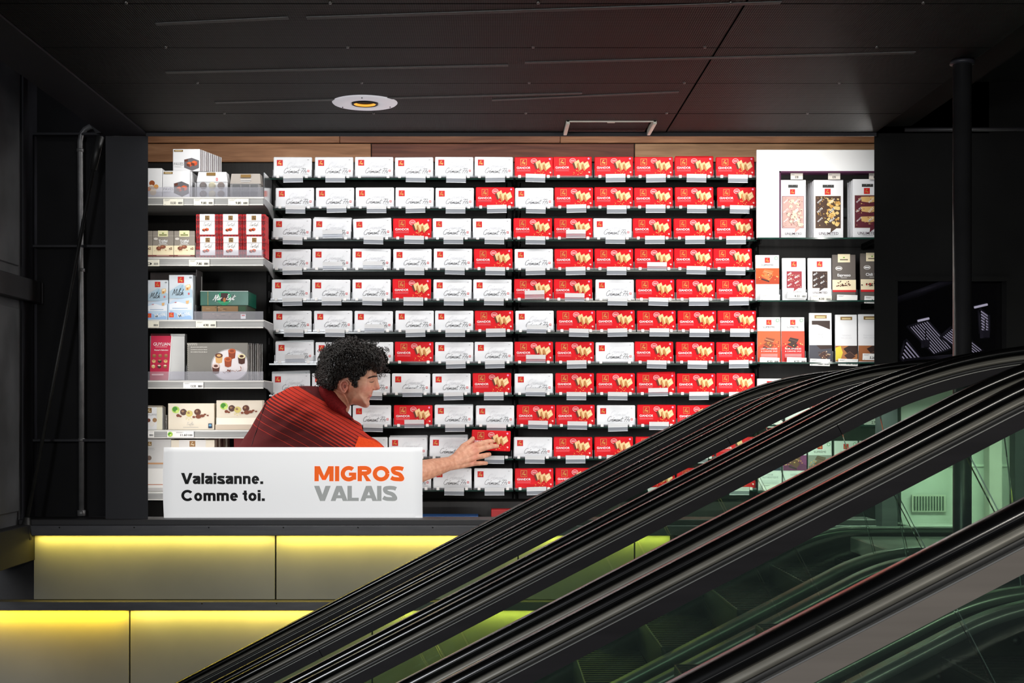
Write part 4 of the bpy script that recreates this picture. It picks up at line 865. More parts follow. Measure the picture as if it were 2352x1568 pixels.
for k, (y0, y1, lab) in enumerate(((668, 700.5, 'green mint chocolate carton lying on the brown one'), (701, 734, 'brown backed mint chocolate carton under the green one'))):
    px = on(2, (460+k*2, y0, 569-k*1, y1)) if k else (460, y0, 570, on(2, (0, 0, 0, 0))[3]-33)
    p = Pack('mint_carton', lab, 'carton', 'mint chocolate cartons', px, BD+.01, .20, noisy('mint_green', (.006, .07, .045), (.012, .12, .075), 10, .25) if k == 0 else ink(44, 50, 34))
    if k == 0:
        p.disc('picture', .5, .5, .15, ink(20, 130, 90), 1.0); p.rect('picture', .43, .14, .58, .72, ink(52, 26, 28)); p.disc('picture', .505, .62, .03, ink(160, 100, 50), 1.6); p.rect('picture', .155, .03, .163, .98, ink(170, 140, 60))
        p.pen('lettering', 'After', .27, .62, .17, I_WHITE, .075, 1.1); p.pen('lettering', 'Eight', .54, .62, .17, I_WHITE, .075, 1.1); p.rect('small_print', .34, .80, .66, .83, ink(90, 150, 110)); p.rect('trim_line', .0, .0, 1, .03, ink(200, 210, 205))
    else:
        rg = random.Random(8)
        p.rect('back_print', .02, .06, .34, .44, ink(132, 102, 66)); p.rect('back_print', .36, .06, .80, .44, ink(128, 98, 64)); p.rect('back_print', .82, .06, .97, .44, ink(40, 70, 44))
        p.rect('back_print', .03, .50, .97, .95, ink(120, 104, 96))
        for i in range(18): u = rg.uniform(.04, .8); v = rg.choice([.14, .24, .34, .58, .68, .78, .88]); p.rect('back_print', u, v, u+rg.uniform(.03, .10), v+.035, rg.choice([ink(80, 60, 44), ink(170, 140, 110)]))
        p.rect('sticker', .86, .62, .97, .93, I_WHITE); p.rect('sticker', .88, .66, .95, .74, I_RED)
    p.done()
# fourth shelf: pink carton with silver side, silver carton with a plate, packs in a row behind
p = Pack('pink_carton', 'pink and silver praline carton standing against the steel column', 'carton', None, on(3, (344, 771, 424, 872)), BD, .045, M_SILV)
p.poly('front_panel', [(.04, 0), (.62, 0), (.53, 1), (-.0, 1)], ink(196, 16, 66)); p.poly('front_panel', [(.62, 0), (.65, 0), (.56, 1), (.53, 1)], ink(230, 226, 226))
p.text('lettering', 'GUYLIAN', .345, .22, .48, I_WHITE, .01, height=.07); p.rect('lettering', .16, .245, .5, .255, I_PINKW); p.text('lettering', "Master's Selection", .33, .335, .40, I_WHITE, .015)
rg = random.Random(2)
for r_ in range(3):
    for c_ in range(3):
        m = rg.choice([ink(150, 92, 58), ink(70, 36, 26), ink(220, 180, 120), ink(110, 56, 34)]); u, v = .13+c_*.17-r_*.012, .45+r_*.12
        p.poly('picture', [(u-.055, v-.02), (u, v-.045), (u+.055, v-.02), (u+.05, v+.025), (u, v+.045), (u-.05, v+.02)], m); p.poly('picture', [(u-.05, v-.02), (u, v-.042), (u+.05, v-.02), (u, v-.002)], ink(190, 130, 90) if r_ != 2 else ink(240, 220, 190))
p.rect('lettering', .06, .855, .40, .89, I_PINKW); p.done()
Pack('pink_carton', 'second pink carton standing behind the front pink and silver one', 'carton', None, on(3, (346, 766, 425, 871)), BD+.055, .04, M_SILV).rect('front_panel', .0, 0, .58, 1, ink(110, 12, 36)).done()
p = Pack('praline_tray_carton', 'shiny taupe carton picturing filled praline cups on a white plate', 'carton', None, on(3, (430, 787, 569, 872)), BD, .016, M_TAUPE)
def plate(p, u, v, r, m, sq):
    a = p.w/p.h; pts = []
    for i in range(40):
        th = 2*math.pi*i/40; pts.append((min(max(u+r*math.cos(th), .0), .995), min(max(v+r*a*sq*math.sin(th), .02), .99)))
    p.poly('picture', pts, m)
plate(p, .71, .60, .315, ink(168, 164, 164), .86); plate(p, .71, .60, .295, ink(222, 216, 218), .86)
for u, v, m, m2 in ((.525, .34, ink(206, 160, 100), ink(96, 48, 30)), (.74, .22, ink(140, 58, 26), ink(186, 90, 50)), (.90, .36, ink(70, 34, 22), ink(226, 214, 170)), (.675, .44, ink(150, 66, 32), ink(190, 96, 54)), (.475, .62, ink(84, 40, 28), ink(216, 190, 180))):
    p.poly('picture', [(u-.062, v), (u+.062, v), (u+.05, v+.19), (u+.0, v+.215), (u-.05, v+.19)], m); p.disc('picture', u, v, .064, m2, .62); p.disc('picture', u, v, .035, m, .6)
rg = random.Random(4)
for i in range(40):
    t = i/39; u = .60+.26*t+.06*math.sin(t*9); v = .80-.06*math.sin(t*3.1)-(.14*max(0, t-.8)*5)
    p.disc('picture', u, v+rg.uniform(-.02, .02), .009, rg.choice([ink(140, 80, 60), ink(100, 56, 40)]), .8, 5)
for k, tt in enumerate(('BELGISCHE BECHERPRALINEN', 'COUPES DE CHOCOLAT BELGE', 'BICCHIERINI PRALINE BELGI')): p.text('lettering', tt, .20, .13+k*.065, .27, ink(226, 222, 214), .01)
for i in range(16):
    p.line('foil_folds', [(.0+i*.011, .01), (.02+i*.011, .05+.02*(i % 3))], .003, ink(214, 210, 200)); p.line('foil_folds', [(.005, .04+i*.055), (.03, .06+i*.055)], .003, ink(214, 210, 200))
p.done()
for k in range(7):
    q = Pack('praline_tray_carton', 'dark foil carton in the row behind the taupe praline carton', 'carton', 'row of dark foil cartons', on(3, (440+k*5.2, 787.5+k*.2, 573+k*5.0, 872)), BD+.020+k*.024, .014, [ink(28, 26, 26, .25), ink(120, 116, 112, .25), ink(60, 54, 52, .25)][k % 3])
    q.line('foil_folds', [(.985, .04), (.99, .5), (.98, .97)], .006, ink(226, 224, 220)); q.done()
# fifth shelf: cream truffle cartons
def truffle_box(p, v0=.12, sc=1.0):
    rg = random.Random(6); p.disc('green_badge', .165, .24, .085, ink(170, 205, 90), .9); p.disc('green_badge', .15, .22, .055, ink(66, 136, 44), 1); p.disc('green_badge', .20, .31, .035, ink(200, 224, 120), 1)
    for u, v, m in ((.335, .33, ink(84, 54, 46)), (.46, .39, ink(208, 192, 112)), (.64, .33, ink(92, 48, 34))): p.disc('picture', u, v, .073, m, .95, 16, .04, rg); p.disc('picture', u-.015, v-.03, .03, ink(150, 116, 84) if m is not None else m, .8, 8, .2, rg)
    for u, v, r_ in ((.56, .52, .035), (.66, .50, .06), (.74, .47, .05), (.80, .42, .03), (.86, .46, .025), (.22, .46, .045), (.27, .49, .03)): p.disc('picture', u, v, r_, ink(122, 62, 38), .7, 9, .15, rg)
    for k in range(8): p.disc('picture', rg.uniform(.32, .52), rg.uniform(.54, .64), .014, ink(220, 208, 150), .6, 6, .3, rg)
p = Pack('truffle_gift_carton', 'upright cream carton with truffles and a round green badge', 'carton', 'cream truffle cartons', on(4, (386, 926, 492, 985)), BD, .05, M_CARTC)
truffle_box(p); p.pen('lettering', 'Truffes', .40, .83, .16, I_GREY, .05); p.rect('small_print', .33, .90, .66, .912, I_GREY); p.rect('trade_mark', .875, .76, .955, .94, ink(30, 50, 80)); p.disc('trade_mark', .915, .83, .028, ink(90, 160, 200), .9); p.rect('trim_line', 0, .82, 1, .825, ink(220, 206, 180)); p.done()
p = Pack('truffle_gift_carton', 'cream carton with truffles leaning back beside the upright one', 'carton', 'cream truffle cartons', on(4, (497, 931, 603, 974)), BD+.002, .05, M_CARTC)
p.root.location.z += 12/F*BD
truffle_box(p); p.rect('gloss_band', .0, .72, 1, 1, ink(248, 240, 222))
p.part('front_flap').box(-p.w*.52, p.w*.52, -.004, .05, -12/F*BD, 0, ink(206, 190, 172), .001); p.done()
p = Pack('truffle_gift_carton', 'white truffle carton on the fifth shelf, cut by the steel column', 'carton', None, on(4, (310, 935, 373, 985)), BD, .05, M_CART)
p.emblem(.52, .14, .18, I_GOLDD, I_CREAM); p.text('lettering', 'TRUFFES', .62, .38, .40, I_GREY); p.disc('picture', .50, .58, .07, I_CHOC); p.disc('picture', .72, .57, .08, ink(160, 120, 80)); p.disc('picture', .62, .74, .10, ink(226, 222, 216)); p.rect('side_band', .80, 0, 1, 1, ink(222, 218, 196)); p.done()
for k in range(4): Pack('truffle_gift_carton', 'cream carton edge behind the white truffle carton on the fifth shelf', 'carton', 'row of cartons behind the white truffle carton', on(4, (326+k*3.4, 931+k, 373+k*1.6, 985)), BD+.056+k*.03, .022, M_CARTC).done()
# under the fifth shelf, partly behind the sign
p = Pack('gift_carton', 'pale grey gift carton with gold emblem under the fifth shelf, cut by the column', 'carton', None, on(5, (300, 1008, 393, 1129)), BD, .06, M_CARTG); p.root.location.z += 0
p.emblem(.47, .09, .10, I_GOLDD, I_CREAM); p.text('lettering', 'TRUFFES', .44, .21, .30, I_GREY); p.disc('picture', .46, .36, .06, ink(110, 90, 80)); p.rect('trim_band', 0, .45, 1, .48, ink(200, 150, 106)); p.rect('front_lid', 0, .56, .82, .93, ink(236, 234, 230)); p.rect('trim_band', 0, .86, .8, .875, ink(190, 120, 90)); p.done()
p = Pack('gift_carton', 'cream and white gift carton with gold emblem behind the sign', 'carton', None, on(5, (391, 1010, 493, 1129)), BD+.002, .05, M_CARTC)
p.rect('front_panel', .2, 0, .8, 1, ink(224, 220, 216)); p.emblem(.5, .075, .13, ink(150, 104, 52), I_CREAM); p.done()
for k in range(6): Pack('gift_carton', 'brown carton edge in the row behind the cream gift carton', 'carton', 'row of brown carton edges', on(5, (470+k*5, 1006, 500+k*5.2, 1129)), BD+.058+k*.03, .02, [ink(120, 92, 78), ink(196, 184, 170), ink(80, 48, 40)][k % 3]).done()
Pack('gift_carton', 'dark red carton at the end of the lowest enamel shelf', 'carton', None, on(5, (537, 1006, 604, 1129)), BD+.03, .1, ink(120, 20, 26)).done()

# ================================================================ RIGHT BAY
RD = 5.985
# white framed panel with a plum edged opening
fr = thing('framed_panel', 'white framed panel with a plum edged opening around hanging packs', 'panel', W(1738, 547, 5.94))
A = Vector(W(1738, 547, 5.94)); B = Vector(W(2031, 345, 5.94)); o0 = W(1790, 394, 5.94); w_, h_ = B.x-A.x, B.z-A.z; ox, oz = o0[0]-A.x, o0[2]-A.z
MB().box(0, ox, 0, .012, 0, h_, M_WHITE, .001).box(ox, w_, 0, .012, oz, h_, M_WHITE, .001).build('board', fr)
MB().box(ox, ox+.006, -.001, .06, 0, oz, M_PLUM).box(ox, w_, -.001, .06, oz-.006, oz, M_PLUM).build('inner_edge', fr)
MB().box(ox, w_, .235, .24, 0, oz, M_BACKG).build('back_board', fr)
MB().box(ox+.03, w_, .22, .235, oz*.42, oz*.56, ink(150, 160, 160), .002).build('hook_bar', fr)
PAL = {'milk': (ink(196, 160, 150), ink(120, 40, 50), ink(226, 200, 176)), 'nut': (ink(70, 46, 30), ink(200, 150, 70), ink(222, 190, 120)), 'swirl': (ink(92, 26, 40), ink(216, 176, 110), ink(150, 60, 60)), 'red': (ink(150, 40, 50), ink(230, 200, 170), ink(110, 20, 34)), 'dark': (ink(52, 32, 26), ink(90, 60, 40), ink(120, 90, 60))}
def speech_window(p, pal, u0, v0, u1, v1, seed, words=True):
    c0, c1, c2 = PAL[pal]; rg = random.Random(seed); a = p.w/p.h
    p.rect('picture', u0-.012, v0-.012*a, u1+.012, v1+.012*a, ink(120, 30, 70) if pal in ('milk', 'red') else ink(110, 80, 40))
    p.poly('picture', [(u0, v0), (u1, v0), (u1, v1), (u1-.12, v1), (u1-.34, v1+.085), (u1-.32, v1), (u0, v1)], c0)
    if pal == 'swirl':
        for k in range(3): p.poly('picture', [(u0+.2, v0+.02+k*.17), (u1, v0+.01+k*.17), (u1, v0+.09+k*.17), (u0+.5, v0+.12+k*.17), (u0+.22, v0+.10+k*.17)], c1)
    elif pal in ('milk', 'nut'):
        for k in range(46):
            t = k/45; u = u0+.08+(u1-u0-.16)*min(1, max(0, rg.gauss(.55+.25*t, .22))); p.disc('picture', u, v0+.05+(v1-v0-.10)*t, rg.uniform(.03, .085), rg.choice([c2, c2, c0, c1 if pal == 'nut' else c2]), .9, 8, .35, rg)
    for k in range(46):
        p.disc('picture', rg.uniform(u0+.03, u1-.03), rg.uniform(v0+.02, v1-.02), rg.uniform(.012, .024), rg.choice([c1, c2, c1]), .9, 5, .3, rg)
    if words:
        for k in range(6):
            u, v = u0+.05+(k % 2)*.30*(u1-u0)/.6, v0+.10+(k//2)*.30*(v1-v0)
            p.text('lettering', ['SWEET', 'ENJOY', 'NUTS', 'LUST', 'WHITE', 'MILK'][k], u, v+.03, .22, I_WHITE, .01, 'l', rot=.7)
def hanging(px, pal, label, seed, n_behind, d):
    p = Pack('hanging_pack', label, 'chocolate pack', 'packs hanging in the framed panel', px, d, .012, M_CART)
    p.rect('hang_slot', .30, .085, .68, .135, ink(52, 52, 50)); p.emblem(.47, .205, .20); speech_window(p, pal, .07, .285, .90, .83, seed)
    p.text('lettering', 'UNLIMITED', .48, .955, .66, ink(50, 20, 40), .004); p.rect('small_print', .32, .972, .66, .977, I_GREY); p.done()
    for k in range(n_behind):
        Pack('hanging_pack', 'white pack in the hanging row behind another, its edge showing', 'chocolate pack', 'packs hanging behind the front ones', (px[0]-3-k*4.5, px[1]+3+k*2.5, px[2]-10-k*4, px[3]), d+.016+k*.026, .012, M_CART).done()
    x, y, z = W((px[0]+px[2])/2+1, px[1]+14, d)
    hk = thing('wire_hook', 'wire hook carrying the %s' % label[:label.find(' hanging')] if ' hanging' in label else 'wire hook', 'hook', (x, y, z))
    for s_ in (-.010, .008): MB().tube([(s_, -.012, -.002), (s_+.004, .0, .003), (s_+.016, .03, .020), (s_+.03, .20, .05)], .0016, ink(150, 150, 150, .3, .8), 6).build('wire', hk)
hanging((1793, 413, 1851, 546), 'milk', 'pack with a pink speckled window hanging beside the plum edge', 1, 0, 5.975)
hanging((1869, 413, 1937, 546), 'nut', 'pack with a gold nut window hanging between two others', 2, 4, 5.972)
hanging((1959, 411, 2027, 545), 'swirl', 'pack with a wine red swirl window hanging by the black wall', 3, 3, 5.972)
for x, w in ((1816, 'pink speckled'), (1902, 'gold nut'), (1996, 'wine red swirl')): price_tag((x, 398, x+28, 412), 5.962, '8.90', 'pale price tag reading 8.90 over the %s pack' % w, ink(226, 218, 206), strip=False)
RSY = [(547, 'first'), (690, 'second'), (832, 'third'), (975, 'fourth'), (1128, 'fifth')]
RZ = []
for i, (y, nm) in enumerate(RSY):
    A, B = W(1738, y+3.5, 5.955), W(2030, y, 5.955); RZ.append(B[2])
    t = thing('glass_shelf', '%s wide glass shelf right under the framed panel side, counted downward' % nm if False else '%s green edged glass shelf counted down from the framed panel' % nm, 'shelf', (A[0], 5.935 if i else 5.93, A[2]), 'glass shelves beside the pack wall')
    MB().box(0, B[0]-A[0], .0015, .28, 0, B[2]-A[2], M_SHELFGLASS).build('pane', t); MB().box(0, B[0]-A[0], 0, .0015, 0, B[2]-A[2], M_SHELFEDGE).build('front_edge', t)
    for x in (.02, B[0]-A[0]-.03): MB().box(x, x+.008, .05, .28, -.012, -.0005, M_BLACK).build('bracket', t)
fr.location.z = max(fr.location.z, RZ[0]+.0003)
def rs(i, px): return (px[0], px[1], px[2], VY-(RZ[i]+.0022-CZ)*F/RD)
def tall(i, px, kind, label, seed=0, leaf=None):
    cart = {'sup': M_CART, 'unl': M_CART, 'bio': ink(100, 92, 86), 'sel': M_CART, 'plain': M_CART}[kind[0]]
    p = Pack('chocolate_tablet', label, 'chocolate tablet', 'tall tablets beside the pack wall', rs(i, px), RD, .012, cart, rot=(-.03, 0, 0), body='wrapper'); a = p.w/p.h; rg = random.Random(seed)
    if kind[0] == 'sup':
        c0, c1, c2 = kind[1]; v0, v1 = kind[2]
        p.emblem(.5, .115, .22); p.text('lettering', 'SUPRÊME', .5, .245, .52, ink(90, 86, 84), .0)
        p.disc('seal', .87, .07, .075, ink(60, 150, 80)); p.disc('seal', .87, .07, .055, I_WHITE)
        p.rect('picture', 0, v0, 1, v1, c0); vm = v0+(v1-v0)*.35
        p.poly('picture', [(.0, v1), (.0, vm+.12), (.5, vm-.02), (1, vm+.1), (1, v1)], c2)
        p.poly('picture', [(.28, vm-.02), (.38, vm-.10), (.76, vm-.06), (.62, vm+.06)], c1); p.poly('picture', [(.24, vm+.06), (.40, vm-.0), (.72, vm+.06), (.58, vm+.15)], c1); p.poly('picture', [(.24, vm+.10), (.58, vm+.155), (.57, vm+.185), (.24, vm+.13)], I_DARKC)
        p.line('picture', [(.34, vm-.06), (.70, vm-.0)], .03, ink(200, 140, 100) if seed % 2 else ink(90, 60, 50))
        for k in range(14): p.disc('picture', rg.uniform(.06, .95), vm+rg.uniform(.0, .14), .03, rg.choice([ink(230, 150, 60), ink(240, 190, 120), I_CHOC]), .7, 6, .3, rg)
        if len(kind) > 3:
            tv = kind[4] if len(kind) > 4 else .66
            for k, tt in enumerate(kind[3]): p.text('lettering', tt, .5, tv+k*.052, min(.70, .062*len(tt)), I_WHITE if tv > .7 else I_GREY, .0, height=.034)
            for k in range(4): p.rect('small_print', .14, tv+.10+k*.022, .86, tv+.108+k*.022, I_PINKW if tv > .7 else I_LGREY)
    elif kind[0] == 'unl':
        p.emblem(.5, .145, .24); speech_window(p, kind[1], .2, .32, .82, .70, seed, False); p.text('lettering', 'UNLIMITED', .5, .84, .62, ink(60, 40, 30), .004)
        for k in range(5): p.text('lettering', 'MILK', .24+(k % 2)*.30, .42+k*.065, .20, I_WHITE, .01, 'l', rot=.6)
    elif kind[0] == 'bio':
        p.rect('top_label', .24, -.01, .76, .17, I_CREAM); p.disc('top_label', .5, .065, .045, I_GREEN, .6); p.rect('top_label', .33, .10, .67, .125, ink(110, 100, 80))
        p.disc('seal', .28, .30, .15, ink(226, 222, 218), .62); p.disc('seal', .28, .30, .12, ink(100, 92, 86), .6); p.rect('seal', .18, .285, .38, .315, I_WHITE)
        p.text('lettering', kind[1], .5, .475, .56, I_WHITE, .02); p.rect('lettering', .38, .50, .62, .512, ink(200, 196, 190))
        p.rect('label_band', 0, .55, 1, .77, I_CREAM); p.rect('label_band', 0, .77, 1, .815, ink(206, 22, 30))
        for k in range(26):
            u = rg.gauss(.5, .17); p.disc('picture', min(max(u, .05), .95), .69-abs(rg.gauss(0, .035))+.0, rg.uniform(.02, .05), rg.choice([I_CHOC, I_DARKC, ink(110, 66, 46)]+([ink(190, 20, 30)] if 'Chili' in kind[1] else [])), .7, 6, .3, rg)
    elif kind[0] == 'sel':
        p.rect('maker_plate', .24, .045, .78, .115, I_GOLDD); p.rect('maker_plate', .31, .072, .71, .10, ink(220, 200, 150))
        if kind[1] == 'noir': p.poly('picture', [(.12, .16), (.92, .16), (.92, .34), (.60, .28), (.36, .24), (.12, .24)], ink(52, 34, 26))
        for k, tt in enumerate(kind[2]): p.text('lettering', tt, .5, .455+k*.052, .055*len(tt), I_GREY if kind[1] == 'noir' else I_LGREY, .0)
        p.rect('picture', 0, .655, 1, .985, {'noir': ink(60, 60, 70), 'tri': ink(176, 112, 62), 'mad': ink(160, 96, 52)}[kind[1]])
        if kind[1] == 'tri': p.poly('picture', [(0, .70), (.24, .66), (.34, .80), (.24, .94), (0, .96)], ink(220, 200, 60))
        p.poly('picture', [(.36, .72), (.62, .655), (1, .655), (1, .82), (.70, .90)] if kind[1] != 'noir' else [(.30, .655), (1, .655), (1, .72), (.5, .74)], I_DARKC); p.poly('picture', [(.40, .86), (.66, .78), (.92, .88), (.62, .97)], ink(66, 40, 32)); p.line('picture', [(.40, .86), (.66, .78), (.92, .88)], .02, ink(120, 90, 70))
        if kind[1] == 'noir':
            for k in range(26): p.disc('picture', rg.uniform(.40, .98), rg.uniform(.78, .97), .03, rg.choice([ink(220, 190, 150), ink(60, 34, 26), ink(150, 100, 70)]), .8, 6, .3, rg)
    else: p.emblem(.5, .13, .24); p.text('lettering', 'SUPRÊME', .5, .255, .52, ink(90, 86, 84), .0)
    p.done()
    # clear cradle at the foot
    ct = thing('tablet_cradle', 'clear cradle holding the %s' % label.split(' beside')[0].split(' from the pack')[0], 'tray', (W((px[0]+px[2])/2, 0, RD)[0], RD-.006, RZ[i]+.0003), 'clear cradles under the tablets')
    hw = (px[2]-px[0]+3)/F*RD/2
    MB().box(-hw, hw, 0, .17, 0, .0016, M_CLEAR).build('base', ct)
    for s_ in (-1, 1): MB().prism([(s_*hw-.001, 0), (s_*hw+.001, 0), (s_*hw+.001, .05), (s_*hw-.001, .05)], 0, .17, M_CLEAR).build('side_wall', ct)
OR = (ink(206, 78, 20), ink(190, 110, 56), ink(170, 56, 14))
tall(1, (1736, 585, 1790, 0), ('sup', OR, (.29, .64), ('CARAMEL', 'SALÉ'), .72-.02), 'white tablet with an orange caramel picture', 1)
tall(1, (1797, 592, 1851, 0), ('unl', 'red'), 'white tablet with a pink berry window beside the caramel tablet', 5)
tall(1, (1856, 592, 1910, 0), ('unl', 'dark'), 'white tablet with a dark chocolate window beside the coffee tablet', 6)
tall(1, (1912, 584, 1966, 0), ('bio', 'Espresso'), 'brown and cream coffee tablet with a red stripe', 7)
tall(1, (1977, 581, 2031, 0), ('bio', 'Chili Kir'), 'brown tablet with red cherries by the black wall', 8)
SUPR = (ink(214, 92, 50), ink(130, 66, 40), ink(206, 70, 36)); SUPR2 = (ink(206, 70, 40), ink(52, 30, 24), ink(188, 26, 24))
tall(2, (1740, 728, 1793, 0), ('sup', SUPR, (.31, .99), ('LAIT AMANDES', '& CARAMEL SALÉ'), .72), 'orange almond tablet with milk chocolate pieces', 9)
tall(2, (1795, 728, 1848, 0), ('sup', SUPR2, (.31, .99), ('NOIR AMANDES', '& CARAMEL SALÉ'), .72), 'red almond tablet with dark chocolate pieces', 10)
tall(2, (1859, 718, 1911, 0), ('sel', 'noir', ('RÊVE', 'NOIR')), 'white tablet with dark nut chocolate pictures above and below', 11)
tall(2, (1919, 722, 1969, 0), ('sel', 'tri', ('TRINIDAD', '80% CACAO')), 'white tablet with a yellow flower picture at its foot', 12)
tall(2, (1972, 721, 2024, 0), ('sel', 'mad', ('MADAGASCAR', '100% CACAO')), 'white tablet with an orange brown picture by the black wall', 13)
for k, x in enumerate((1740, 1804, 1863, 1921, 1978)): tall(3, (x, 869, x+56, 0), ('sup', [OR, SUPR, SUPR2, OR, SUPR][k], (.40, .62)), 'white tablet with red emblem, %s from the pack wall, on the fourth glass shelf' % ORD[k], 20+k)
NOIRS = [((ink(40, 44, 66), ink(60, 34, 24), ink(52, 56, 80)), ('NOIR', 'AUTHENTIQUE')), ((ink(130, 40, 110), ink(110, 66, 46), ink(104, 20, 84)), ('NOIR S',)), ((ink(150, 146, 144), ink(110, 84, 66), ink(120, 114, 112)), ('NOIR',)), (OR, ()), (SUPR, ())]
for k, x in enumerate((1742, 1799, 1857, 1917, 1975)):
    y0 = 1012
    tall(4, (x, y0, x+54, 0), ('sup', NOIRS[k][0], (.29, .60), NOIRS[k][1], .70), '%s picture tablet on the fifth glass shelf' % ('navy', 'purple', 'grey', 'bright orange', 'coral')[k], 30+k)
PT = RD-.016
for x0, y0, x1, y1, tx, lb, sh in ((1746, 676, 1791, 691, '', 'blank price card under the orange caramel tablet', 0), (1808, 671, 1853, 685, '4.30', 'price card reading 4.30 under the berry window tablet', 0), (1863, 678, 1910, 691, '4.30', 'cream price card reading 4.30 under the dark window tablet', 1),
        (1922, 677, 1969, 692, '', 'tilted blank price card under the coffee tablet', 0), (1985, 680, 2031, 697, '2.80', 'price card reading 2.80 under the cherry tablet', 0), (1745, 821, 1790, 835, '4.20', 'price card reading 4.20 under the orange almond tablet', 0),
        (1807, 821, 1852, 835, '4.20', 'price card reading 4.20 under the red almond tablet', 0), (1860, 824, 1906, 840, '4.25', 'price card reading 4.25 under the dark nut tablet', 0), (1925, 824, 1970, 840, '4.90', 'price card reading 4.90 under the yellow flower tablet', 0), (1981, 812, 2026, 827, '5.20', 'price card reading 5.20 under the orange brown tablet', 0),
        (1752, 966, 1797, 982, '2.70', 'price card reading 2.70 under the first emblem tablet of the fourth shelf', 0), (1811, 966, 1856, 982, '2.70', 'price card reading 2.70 under the second emblem tablet of the fourth shelf', 0), (1985, 960, 2030, 976, '2.75', 'price card reading 2.75 by the black wall on the fourth shelf', 0), (1752, 1112, 1797, 1127, '', 'blank price card under the navy tablet', 0)):
    price_tag((x0, y0, x1, y1), PT, tx, lb, M_CARD if sh else M_CARDW, rot=(.06, .03, 0), strip=bool(tx))
tag(MB().box(*[W(p, 0, 5.92)[0] for p in (1128, 1176)], 5.92, 6.0, W(0, 1194, 5.9)[2], W(0, 1170, 5.92)[2], ink(150, 16, 20), .002).build('red_carton'), 'small dark red carton standing on the plinth near the handrail', 'carton')

# ================================================================ THE SIGN on the sill
SIGNM = noisy('sign_glow_white', (.84, .84, .85), (.88, .88, .885), 2, .5)
SB = SIGNM.node_tree.nodes['Principled BSDF']; SB.inputs['Emission Color'].default_value = (1, 1, 1, 1); SB.inputs['Emission Strength'].default_value = .46  # glow put into the white board to brighten it
sg = thing('sign_board', 'white curved sign board with black and orange lettering standing on the sill', 'sign', W(673.5, 1190, 5.36))
SW, SH = 594/F*5.36, 163/F*5.36
m = MB(); NZ = 14; NX = 24; V = []
for back in (0, 1):
    for i in range(NZ+1):
        tz = i/NZ; bow = .012*math.sin(math.pi*tz)
        for j in range(NX+1):
            tx = j/NX; x = (tx-.5)*(SW + (bow*.30 if tx < .5 else -bow*.05)*2*abs(tx-.5))
            V.append((x-.0, -.010*math.sin(math.pi*tz)+back*.006, tz*SH))
n1 = (NZ+1)*(NX+1)
fc = [[i*(NX+1)+j, i*(NX+1)+j+1, (i+1)*(NX+1)+j+1, (i+1)*(NX+1)+j] for i in range(NZ) for j in range(NX)]
fc += [[n1+q for q in f[::-1]] for f in fc]
for i in range(NZ):
    for j in (0, NX): a, b = i*(NX+1)+j, (i+1)*(NX+1)+j; fc.append([a, b, n1+b, n1+a])
for j in range(NX):
    for i in (0, NZ): a, b = i*(NX+1)+j, i*(NX+1)+j+1; fc.append([a, b, n1+b, n1+a])
m.add(V, fc, SIGNM, True); m.build('board', sg)
def sign_text(t, px0, px1, base, cap, mat, w, name):
    V, f = bold_geo(t, w); k = 5.36/F; xs = [v[0] for v in V]; x0, x1 = min(xs), max(xs); out = []
    for a, b in V:
        z = (1190-base+b*cap)*k; out.append(((px0-673.5+(a-x0)/(x1-x0)*(px1-px0))*k, -.0007-.010*math.sin(math.pi*min(max(z/SH, 0), 1)), z))
    MB().add(out, f, mat).build(name, sg)
def lit(r, g, b):
    m = ink(r, g, b, .56); q = m.node_tree.nodes['Principled BSDF']; q.inputs['Emission Color'].default_value = (*lin((r, g, b)), 1); q.inputs['Emission Strength'].default_value = .6; return m  # glow added to the letter colour to keep up with the board
sign_text('Valaisanne.', 417, 605.5, 1111, 25.5, I_BLACK, .235, 'lettering'); sign_text('Comme toi.', 417.5, 609, 1150, 25.5, I_BLACK, .235, 'lettering')
sign_text('MIGROS', 723, 929, 1104.5, 34.5, lit(232, 92, 0), .27, 'orange_lettering'); sign_text('VALAIS', 722, 913, 1150, 35, lit(154, 156, 154), .26, 'grey_lettering')

# ================================================================ ESCALATORS
TH = math.atan(.518); ZT, ZL, RT, RL = .162, -1.42, 1.2, 1.0
def rail_path(xa=-3.3, xb=2.7):
    """top of the handrail in x,z (z relative to the camera): flat, concave bend, incline, convex bend, flat"""
    xi = (ZT+.383)/.518; T = RT*math.tan(TH/2); xl = (ZL+.383)/.518; TL = RL*math.tan(TH/2); pts = []
    for t in np.linspace(xa, xl-TL, 3)[:-1]: pts.append((t, ZL))
    for k in range(13):
        a = TH*k/12; pts.append((xl-TL+RL*math.sin(a), ZL+RL*(1-math.cos(a))))
    x0, x1 = pts[-1][0], xi-T*math.cos(TH)
    for k in range(1, 8): x = x0+(x1-x0)*k/8; pts.append((x, -.383+.518*x))
    for k in range(21):
        a = TH*(1-k/20); pts.append((xi+T-RT*math.sin(a), ZT-RT*(1-math.cos(a))))
    pts += [(t, ZT) for t in np.linspace(xi+T, xb, 4)[1:]]
    return pts
def with_normals(p):
    o = []
    for i in range(len(p)):
        a, b = p[max(i-1, 0)], p[min(i+1, len(p)-1)]; l = math.hypot(b[0]-a[0], b[1]-a[1]); o.append((p[i], (-(b[1]-a[1])/l, (b[0]-a[0])/l)))
    return o
def arc_len(p):
    s = [0]
    for a, b in zip(p[:-1], p[1:]): s.append(s[-1]+math.hypot(b[0]-a[0], b[1]-a[1]))
    return s
